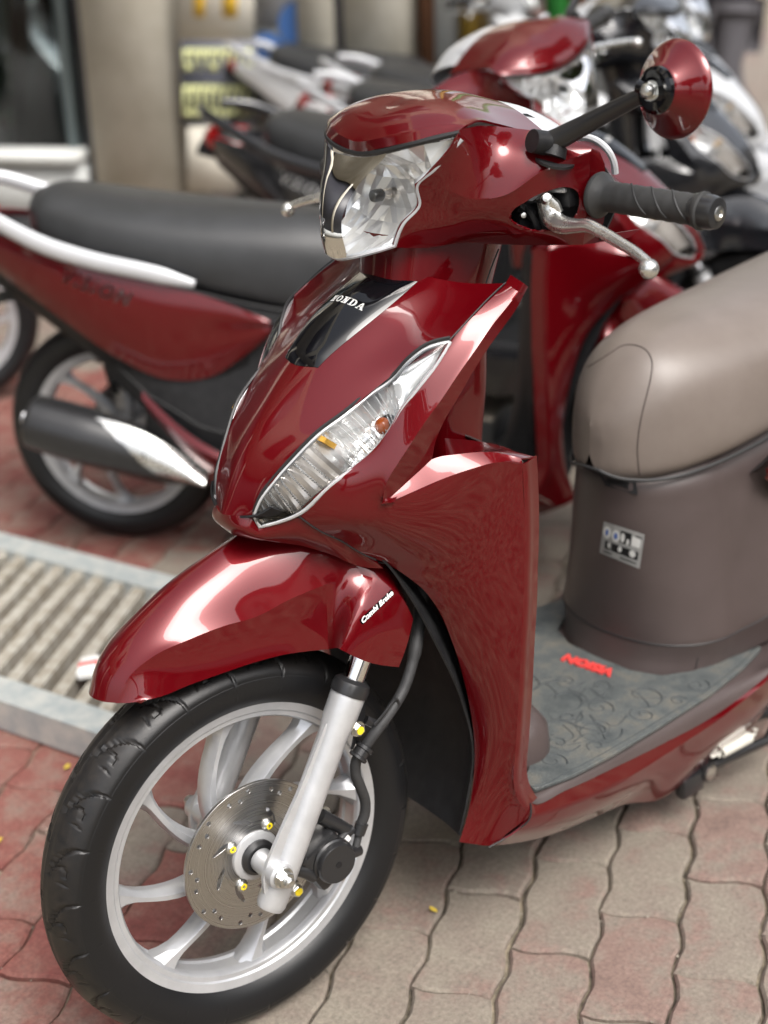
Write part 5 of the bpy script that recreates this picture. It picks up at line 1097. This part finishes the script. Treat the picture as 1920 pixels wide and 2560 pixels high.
# a crumpled cigarette packet on it
pk = atz(222, 1668, .068); po = MB().box((pk[0], pk[1], .068), (.060, .036, .016), rotm([0, 0, 1], .9) @ rotm([1, 0, 0], .15), .004).build('paper_packet', 'white_print', None); tag(po, 'small white and red packet lying on the metal ramp behind the mudguard', 'packet')
MB().box((pk[0] - .001, pk[1] - .001, .0685), (.018, .0372, .0166), rotm([0, 0, 1], .9) @ rotm([1, 0, 0], .15) , .004).build('red_band', 'red_rubber', po)
# ================================================================== SHOP FRONTS
FC = -4.8
def fp(x, z, out=0.):
    """point of the shop front seen at picture column x (row 120), at height z, out = metres towards the street"""
    P = onplane(x, 120, (VH[0], VH[1], 0), FC + out); q = VH * (FC + out) + UH * (P[:2] @ UH); return np.array([q[0], q[1], z])
def fbox(mb, x0, x1, z0, z1, o0, o1):
    a, b = fp(x0, 0), fp(x1, 0); A, B = a + np.array([*VH, 0]) * o0, b + np.array([*VH, 0]) * o0; C_, D2 = b + np.array([*VH, 0]) * o1, a + np.array([*VH, 0]) * o1
    V = [np.array([p[0], p[1], z0]) for p in (A, B, C_, D2)] + [np.array([p[0], p[1], z1]) for p in (A, B, C_, D2)]
    mb.add(V, [(0, 1, 2, 3), (4, 5, 6, 7), (0, 1, 5, 4), (1, 2, 6, 5), (2, 3, 7, 6), (3, 0, 4, 7)]); return mb
mat('upper_wall', (.42, .38, .30), rough=.8, fn=noise_col((.36, .33, .26), (.47, .43, .35), 1.5)); mat('awning_sheet', (.10, .12, .13), rough=.6)
mat('beige_stone', (.46, .42, .34), rough=.6, fn=noise_col((.50, .465, .38), (.62, .585, .50), 5, detail=5, rough_var=.1))
mat('pale_sill', (.55, .56, .54), rough=.5); mat('dark_frame', (.045, .045, .055), rough=.4); mat('steel_frame', (.16, .20, .21), rough=.35, metal=.4)
mat('dark_room', (.012, .014, .013), rough=.9); mat('panel_grey', (.20, .235, .245), rough=.7); mat('sign_cream', (.78, .74, .64), rough=.5)
mat('sign_yellow', (.80, .50, .05), rough=.5); mat('sign_slate', (.10, .105, .13), rough=.5); mat('sign_lime', (.72, .74, .36), rough=.5)
mat('pale_wall', (.42, .43, .42), rough=.7); mat('poster_blue', (.06, .16, .42), rough=.5); mat('brown_wood', (.16, .07, .035), rough=.6)
mat('green_paint', (.03, .25, .04), rough=.5); mat('pink_wall', (.48, .32, .30), rough=.7); mat('ochre', (.35, .22, .03), rough=.7); mat('cyan_plastic', (.10, .45, .52), rough=.35)
mat('reflection_leaf', (.07, .15, .025), rough=.5); mat('skin', (.42, .24, .17), rough=.5); mat('navy_cloth', (.018, .02, .035), rough=.85); mat('grey_cloth', (.09, .085, .095), rough=.85); mat('black_leather', (.012, .012, .012), rough=.5); mat('hair_black', (.01, .009, .009), rough=.5)
def fpy(x, y, out=0.): return onplane(x, y, (VH[0], VH[1], 0), FC + out)
def zat(x, y, out=0.): return fpy(x, y, out)[2]
def fthing(name, label, cat, parts_, group=None):
    """parts_: (part name, material, x0, x1, y-top or z, y-bottom or z, o0, o1); numbers under 3 are heights in metres"""
    r = empty(name, label, cat, group); c = fp(parts_[0][2], 0); r.location = (0, 0, 0)
    for nm, m, x0, x1, t, b, o0, o1 in parts_:
        xm = (x0 + x1) / 2; zt = t if t < 3.5 and isinstance(t, float) else zat(xm, t, o1); zb = b if isinstance(b, float) else zat(xm, b, o1)
        fbox(MB(), x0, x1, zb, zt, o0, o1).build(nm, m, r, 0)
    return r
# pillars
p1_ = fthing('shop_pillar', 'broad beige stone pillar beside the dark shop window', 'pillar', [('shaft', 'beige_stone', 232, 440, 3.2, 0.0, -.35, .06), ('edge_trim', 'dark_frame', 205, 231, 3.2, 0.0, -.3, .02)], 'beige pillars')
p2_ = fthing('shop_pillar', 'beige pillar split by a dark upright gap near the white scooters', 'pillar', [('shaft', 'beige_stone', 770, 858, 3.2, 0.0, -.35, .06), ('shaft', 'beige_stone', 884, 1036, 3.2, 0.0, -.35, .05), ('dark_joint', 'dark_frame', 859, 883, 3.2, 0.0, -.35, .03)], 'beige pillars')
# shop window with sill
win = empty('shop_window', 'dark shop window with pale sill and plants added for the green reflections in its glass', 'window')
fbox(MB(), -260, 204, 0.0, zat(100, 415, .10), -.05, .10).build('plinth', 'pale_wall', win, 0)
fbox(MB(), -260, 206, zat(100, 412, .12) + .001, zat(100, 380, .12), -.05, .14).build('sill', 'pale_sill', win, 0)
zs_ = zat(100, 380, .12) + .001
fbox(MB(), -260, 204, zs_, 3.2, -1.2, -1.16).build('back_wall', 'dark_room', win, 0)
fbox(MB(), -260, 204, zs_ - .02, zs_ - .01, -1.16, -.02).build('display_floor', 'dark_room', win, 0)
fbox(MB(), -260, 204, 3.2, 3.25, -1.2, .1).build('lintel', 'pale_wall', win, 0)
for x0, x1 in ((162, 186), (-120, -100)): fbox(MB(), x0, x1, zs_, 3.2, -.02, .03).build('mullion', 'steel_frame', win, 0)
for x0, x1 in ((-99, 161), (187, 204)): fbox(MB(), x0, x1, zs_, 3.2, -.012, -.004).build('pane', 'shop_glass', win, 0)
fbox(MB(), -99, 160, zat(60, 132, -.08), 3.1, -.09, -.07).build('upper_panel', 'panel_grey', win, 0)  # grey-blue sheet across the upper part of the pane
def leafball(c, r, n, s, seed):
    g = np.random.default_rng(seed); V, F_ = [], []
    for k in range(n):
        d = g.normal(size=3); d /= np.linalg.norm(d); p = np.asarray(c) + d * np.asarray(r) * g.uniform(.35, 1) ** .5; a = g.normal(size=3); a /= np.linalg.norm(a); b_ = np.cross(a, g.normal(size=3)); b_ /= np.linalg.norm(b_); L = s * g.uniform(.6, 1.3); i = len(V)
        V += [p - a * L, p + b_ * L * .35, p + a * L, p - b_ * L * .35]; F_.append((i, i + 1, i + 2, i + 3))
    return V, F_
for k, (x, out) in enumerate(((15, -.34), (80, -.32), (138, -.36))):  # leafy clumps added to stand in for street trees reflected in the glass
    c = fp(x, zs_ + .24, out); pl = pydata('reflection_plant', *leafball(c, (.24, .22, .22), 420, .05, k), 'reflection_leaf', None, 0, False)
    tag(pl, ('added green leaves for tree reflections in the shop window, leftmost of three', 'added green leaves for tree reflections in the middle of the shop window', 'added green leaves for tree reflections in the window next to the pillar')[k], 'plant', 'plants added for reflections in the shop window')
    MB().lathe([(0, -.20), (.07, -.20), (.09, -.06), (0, -.06)], c, (0, 0, 1), 16).build('added_pot', 'brown_wood', pl)
# sign between the pillars
sg_ = empty('advertising_sign', 'cream signboard with yellow letters above rows of lime lettering on slate', 'sign')
def fquad(x0, x1, y0, y1, out, m, nm, par, th=.01):
    a, b, c, d = fpy(x0, y0, out), fpy(x1, y0, out), fpy(x1, y1, out), fpy(x0, y1, out); o = np.array([*VH, 0]) * th
    return MB().add([a, b, c, d, a - o, b - o, c - o, d - o], [(0, 1, 2, 3), (4, 5, 6, 7), (0, 1, 5, 4), (1, 2, 6, 5), (2, 3, 7, 6), (3, 0, 4, 7)]).build(nm, m, par, 0)
fquad(446, 634, -200, 100, .10, 'sign_cream', 'board', sg_); fquad(452, 640, 101, 312, .10, 'sign_slate', 'panel', sg_)
for x0, x1 in ((484, 510), (556, 592)): fquad(x0, x1, -60, 42, .108, 'sign_yellow', 'letter', sg_, .005)
pr2 = random.Random(5)
for y0, y1 in ((122, 185), (214, 300)):
    x = 458
    while x < 632:
        w = pr2.choice((12, 15, 18)); k = pr2.random(); fquad(x, x + w * .36, y0, y1 - 8, .106, 'sign_lime', 'letter', sg_, .004)
        fquad(x + w * .36 + .6, x + w, y0, y0 + 18, .106, 'sign_lime', 'letter', sg_, .004)
        if k < .6: fquad(x + w * .36 + .6, x + w, y1 - 26, y1 - 8, .106, 'sign_lime', 'letter', sg_, .004)
        x += w + 4
fquad(468, 590, 318, 480, .12, 'sign_cream', 'lower_board', sg_, .04)
# glass front with posters
gf = empty('glass_shop_front', 'pale glazed shop front with blue round stickers between the pillars', 'shop front')
fquad(636, 770, -300, 420, -.10, 'pale_wall', 'back_panel', gf); fquad(640, 770, -300, 60, -.08, 'white_paint', 'bright_pane', gf)
for cx, cy, m in ((668, 140, 'poster_blue'), (752, 62, 'poster_blue'), (760, 175, 'red_rubber')):
    c = fpy(cx, cy, -.06); MB().lathe([(0, 0), (.10, 0), (.10, .004), (0, .004)], c, (*VH, 0), 20).build('round_sticker', m, gf)
fquad(660, 700, 230, 330, -.05, 'brown_wood', 'brown_board', gf); fquad(720, 765, 215, 330, -.05, 'brown_wood', 'brown_board', gf)
# shops farther along the street
fthing('brown_doorway', 'brown wooden doorway just right of the split pillar', 'doorway', [('door_leaf', 'brown_wood', 1046, 1092, 3.0, 0.0, -.2, -.12), ('door_frame', 'pale_wall', 1093, 1150, 3.0, 0.0, -.2, -.08)])
dk = empty('open_shop', 'dark open shop with pink and green uprights along the street', 'shop'); fquad(1150, 1500, -300, 300, -1.5, 'dark_room', 'interior', dk)
for x0, x1, m, nm in ((1168, 1200, 'ochre', 'hanging_cloth'), (1322, 1372, 'pink_wall', 'pink_upright'), (1384, 1432, 'green_paint', 'green_upright'), (1440, 1478, 'brown_wood', 'shutter_rail'), (1482, 1560, 'pale_wall', 'pale_upright')):
    fbox(MB(), x0, x1, 0.0, 3.0, -.3, .0).build(nm, m, dk, 0)
fthing('far_shop_wall', 'pale far shop wall at the end of the row', 'wall', [('wall', 'pale_wall', 1561, 1700, 3.2, 0.0, -.3, -.05), ('upper_band', 'green_paint', 1701, 1760, 3.2, 0.0, -.3, -.08)])
# cyan water bottle drum on a stool
c = atd(1612, 10, 7.6); bt = empty('water_drum', 'cyan water drum on a stand beside the standing person', 'drum'); MB().lathe([(0, -.12), (.135, -.12), (.14, -.08), (.14, .1), (.135, .13), (.14, .16), (.12, .25), (.05, .29), (0, .29)], c, (0, 0, 1), 28).build('drum_body', 'cyan_plastic', bt)
MB().box((c[0], c[1], (c[2] - .13) / 2), (.26, .26, c[2] - .13), None, .01).build('stand', 'pale_wall', bt)
# ------------------------------------------------------------------ person
def skin_body(name, V, E, R_, m, parent, sub=2):
    me = bpy.data.meshes.new(name); me.from_pydata([tuple(v) for v in V], E, []); o = bpy.data.objects.new(name, me); COL.objects.link(o)
    o.modifiers.new('s', 'SKIN'); 
    for k, r in enumerate(R_): me.skin_vertices[0].data[k].radius = (r, r) if np.isscalar(r) else r
    me.skin_vertices[0].data[0].use_root = True
    ss = o.modifiers.new('u', 'SUBSURF'); ss.levels = ss.render_levels = sub
    dg = bpy.context.evaluated_depsgraph_get(); me2 = bpy.data.meshes.new_from_object(o.evaluated_get(dg)); bpy.data.objects.remove(o)
    me2.polygons.foreach_set('use_smooth', [True] * len(me2.polygons)); return link(name, me2, m, parent)
ft = atz(1815, 398, 0); pe_ = empty('person', 'person in dark navy jacket and grey trousers leaning forward by the roadside', 'person', loc=(ft[0], ft[1], 0), rz=math.atan2(-.66, .75))
# local: x = facing direction (to the left of the picture), z up
J = dict(pel=(0.02, 0, .72), bel=(.06, 0, .86), che=(.16, 0, 1.08), nec=(.24, 0, 1.22), hipl=(.02, .10, .70), kneel=(.07, .12, .40), ankl=(-.02, .12, .08), toel=(.12, .12, .035), hipr=(.02, -.10, .70), kneer=(-.02, -.13, .40), ankr=(-.16, -.13, .09), toer=(-.03, -.13, .035),
         shl=(.2, .17, 1.13), ell=(.32, .22, .90), wrl=(.48, .16, .76), shr=(.2, -.17, 1.13), elr=(.26, -.23, .88), wrr=(.44, -.2, .74))
def body(keys, edges, rad, nm, m, par): return skin_body(nm, [J[k] for k in keys], [(keys.index(a), keys.index(b)) for a, b in edges], [rad[k] for k in keys], m, par)
body(['pel', 'bel', 'che', 'nec', 'shl', 'ell', 'wrl', 'shr', 'elr', 'wrr'], [('pel', 'bel'), ('bel', 'che'), ('che', 'nec'), ('che', 'shl'), ('shl', 'ell'), ('ell', 'wrl'), ('che', 'shr'), ('shr', 'elr'), ('elr', 'wrr')], dict(pel=(.15, .19), bel=(.14, .175), che=(.13, .18), nec=.06, shl=.075, ell=.058, wrl=.045, shr=.075, elr=.058, wrr=.045), 'jacket', 'navy_cloth', pe_)
body(['pel', 'hipl', 'kneel', 'ankl', 'hipr', 'kneer', 'ankr'], [('pel', 'hipl'), ('hipl', 'kneel'), ('kneel', 'ankl'), ('pel', 'hipr'), ('hipr', 'kneer'), ('kneer', 'ankr')], dict(pel=.14, hipl=.10, kneel=.075, ankl=.06, hipr=.10, kneer=.075, ankr=.06), 'trousers', 'grey_cloth', pe_)
for a, b in (('ankl', 'toel'), ('ankr', 'toer')):
    p, q = np.array(J[a]), np.array(J[b]); skin_body('shoe', [p + [-.05, 0, -.04], p + [.0, 0, -.03], q], [(0, 1), (1, 2)], [.042, .048, .036], 'black_leather', pe_)
hd = np.array([.30, 0, 1.36]); bm = bmesh.new(); bmesh.ops.create_uvsphere(bm, u_segments=20, v_segments=14, radius=1, matrix=Matrix.Translation(hd) @ Matrix.Diagonal((.095, .075, .115, 1)))
bmesh.ops.create_cone(bm, segments=14, radius1=.05, radius2=.045, depth=.14, cap_ends=True, matrix=Matrix.Translation((.25, 0, 1.25)))
bmesh.ops.create_uvsphere(bm, u_segments=8, v_segments=6, radius=.016, matrix=Matrix.Translation(hd + [.095, 0, -.01])); finish(bm, 'head', 'skin', pe_, 60)
bm = bmesh.new(); bmesh.ops.create_uvsphere(bm, u_segments=20, v_segments=12, radius=1, matrix=Matrix.Translation(hd + [-.015, 0, .025]) @ Matrix.Diagonal((.10, .082, .10, 1))); finish(bm, 'hair', 'hair_black', pe_, 60)
for w_, y_ in (('wrl', 1), ('wrr', -1)):
    w = np.array(J[w_]); mb = MB(); mb.tube([w, w + [.05, 0, -.02], w + [.085, 0, -.035]], [.028, .036, .03], 10, ell=(.6, 1))
    for k in range(4): f0 = w + [.085, (k - 1.5) * .017, -.035]; mb.tube([f0, f0 + [.035, 0, -.022], f0 + [.048, 0, -.05]], [.009, .008, .007], 7)
    mb.tube([w + [.03, .028 * y_, -.01], w + [.06, .05 * y_, -.03], w + [.08, .05 * y_, -.05]], [.011, .010, .008], 7); mb.build('hand', 'skin', pe_)
# upper storey above the shop fronts
sbd = empty('shop_building', 'plain upper storey above the shop fronts behind the parked scooters', 'building')
UL_, UR_ = fp(-2600, 0)[:2] @ UH, fp(1640, 0)[:2] @ UH
def slab3(a0, a1, z0, z1, o0, o1, nm, m):
    P = [VH * o0 + UH * a0, VH * o0 + UH * a1, VH * o1 + UH * a1, VH * o1 + UH * a0]; MB().add([(*p, z0) for p in P] + [(*p, z1) for p in P], [(0, 1, 2, 3), (4, 5, 6, 7), (0, 1, 5, 4), (1, 2, 6, 5), (2, 3, 7, 6), (3, 0, 4, 7)]).build(nm, m, sbd, 0)
slab3(UL_, UR_, 3.3, 9.0, FC - 6, FC, 'wall', 'upper_wall'); slab3(UL_, fp(-262, 0)[:2] @ UH, 0.0, 3.25, FC - .5, FC - .02, 'ground_floor_wall', 'pale_wall')
for k in range(3): slab3(UL_ + .8 + k * 2.6, UL_ + 2.4 + k * 2.6, 4.6, 6.6, FC + .005, FC + .06, 'window', 'dark_frame')
# shop row on the left, outside the picture, mirrored in the paint
def wall3(v0, v1, z0, z1, u0, u1, nm, m, par):
    P = [VH * v0 + UH * u0, VH * v1 + UH * u0, VH * v1 + UH * u1, VH * v0 + UH * u1]; return MB().add([(*p, z0) for p in P] + [(*p, z1) for p in P], [(0, 1, 2, 3), (4, 5, 6, 7), (0, 1, 5, 4), (1, 2, 6, 5), (2, 3, 7, 6), (3, 0, 4, 7)]).build(nm, m, par, 0)
lb = empty('corner_shop', 'shop building with dark glass ground floor standing left of the ramp', 'building')
wall3(-4.7, 5, 2.9, 6.6, -7, -3.5, 'wall', 'upper_wall', lb); wall3(-4.7, 5, 0, .35, -4, -3.48, 'plinth', 'pale_wall', lb); wall3(-4.7, 5, .36, 2.89, -4, -3.62, 'shop_glazing', 'dark_frame', lb)
for k in range(5): wall3(-4.4 + k * 2.1, -4.1 + k * 2.1, .351, 2.899, -3.61, -3.46, 'pier', 'beige_stone', lb)
for k in range(4): wall3(-4 + k * 2.3, -2.7 + k * 2.3, 4.2, 6.0, -3.49, -3.44, 'window', 'dark_frame', lb)
# ------------------------------------------------------------------ across the street (seen in the paint and the mirrors of the scooter)
mat('far_facade', (.48, .44, .38), rough=.8, fn=noise_col((.40, .37, .31), (.55, .5, .43), 1.2)); mat('far_roof', (.20, .09, .06), rough=.8); mat('bark', (.08, .06, .045), rough=.9)
def foliage(): mat('tree_leaf', (.05, .09, .02), rough=.55, fn=noise_col((.035, .065, .015), (.085, .13, .03), 1.5))
foliage()
road = pydata('road', [(*(UH * 3.2 - VH * 60), .003), (*(UH * 3.2 + VH * 60), .003), (*(UH * 9.6 + VH * 60), .003), (*(UH * 9.6 - VH * 60), .003)], [(0, 1, 2, 3)], None, None, 0, False)
mat('asphalt', (.055, .055, .056), rough=.85, fn=noise_col((.045, .045, .046), (.07, .07, .07), 8)); road.data.materials.append(MATS['asphalt']); tag(road, 'grey street asphalt', kind='structure')
for k, (v0, v1, h) in enumerate(((-26, -15, 6.5), (-14.8, -6, 8.), (-5.8, 3, 5.5), (3.2, 11, 7.5), (11.2, 20, 6))):
    def bx3(mb, a0, a1, z0, z1, o0, o1):
        P = [UH * o0 + VH * a0, UH * o0 + VH * a1, UH * o1 + VH * a1, UH * o1 + VH * a0]; mb.add([(*p, z0) for p in P] + [(*p, z1) for p in P], [(0, 1, 2, 3), (4, 5, 6, 7), (0, 1, 5, 4), (1, 2, 6, 5), (2, 3, 7, 6), (3, 0, 4, 7)]); return mb
    b_ = empty('street_house', ('plain rendered house across the street, far left', 'tall rendered house across the street', 'low rendered house facing the scooters', 'rendered house across the street to the right', 'last rendered house across the street')[k], 'house', 'houses across the street')
    bx3(MB(), v0, v1, 0, h, 14, 20).build('wall', 'far_facade', b_, 0); bx3(MB(), v0 - .2, v1 + .2, h + .002, h + .35, 13.6, 20.4).build('roof', 'far_roof', b_, 0)
    for q in range(3):
        a = v0 + (v1 - v0) * (.14 + .28 * q)
        for z0, z1, m in ((.1, 2.6, 'dark_room'), (3.4, 4.8, 'dark_frame')):
            if z1 < h: bx3(MB(), a, a + (v1 - v0) * .18, z0, z1, 13.95, 13.99).build('window' if z0 > 1 else 'door', m, b_, 0)
def tree(v, u, h, r, seed, label):
    p = UH * u + VH * v; t_ = empty('street_tree', label, 'tree', 'street trees', loc=(0, 0, 0)); mb = MB(); mb.tube(spline([(p[0], p[1], 0), (p[0] + .06, p[1] + .04, h * .35), (p[0] - .05, p[1], h * .62)], 4), [.16, .15, .14, .135, .13, .12, .11, .10, .09], 12); g = np.random.default_rng(seed)
    for k in range(6): a = k * 1.05 + g.uniform(0, .5); mb.tube([(p[0] - .03, p[1], h * .48), (p[0] + r * .45 * math.cos(a), p[1] + r * .45 * math.sin(a), h * .74), (p[0] + r * .8 * math.cos(a), p[1] + r * .8 * math.sin(a), h * .86)], [.07, .045, .02], 8)
    mb.build('trunk', 'bark', t_); V, F_ = [], []
    for k in range(16):
        d = g.normal(size=3); d /= np.linalg.norm(d); c = np.array([p[0], p[1], h * .82]) + d * [r * .62, r * .62, r * .42]; v_, f_ = leafball(c, (r * .42, r * .42, r * .34), 190, .16, seed * 50 + k); F_ += [tuple(i + len(V) for i in f) for f in f_]; V += v_
    pydata('crown', V, F_, 'tree_leaf', t_, 0, False)
tree(4.2, 11.8, 5.5, 1.9, 1, 'leafy tree on the far pavement across from the scooters'); tree(-5., 12., 6., 2.1, 2, 'leafy tree on the far pavement to the left'); tree(11, 11.6, 5.2, 1.8, 3, 'leafy tree on the far pavement to the right'); tree(7.4, 2.6, 5.6, 2.0, 4, 'leafy kerbside tree behind the photographer'); tree(-1.2, 2.9, 6.4, 2.0, 5, 'leafy kerbside tree nearest the parked scooters')
for o in bpy.data.objects:
    if o.type == 'MESH' and not o.data.materials: print('NO MATERIAL', o.name)
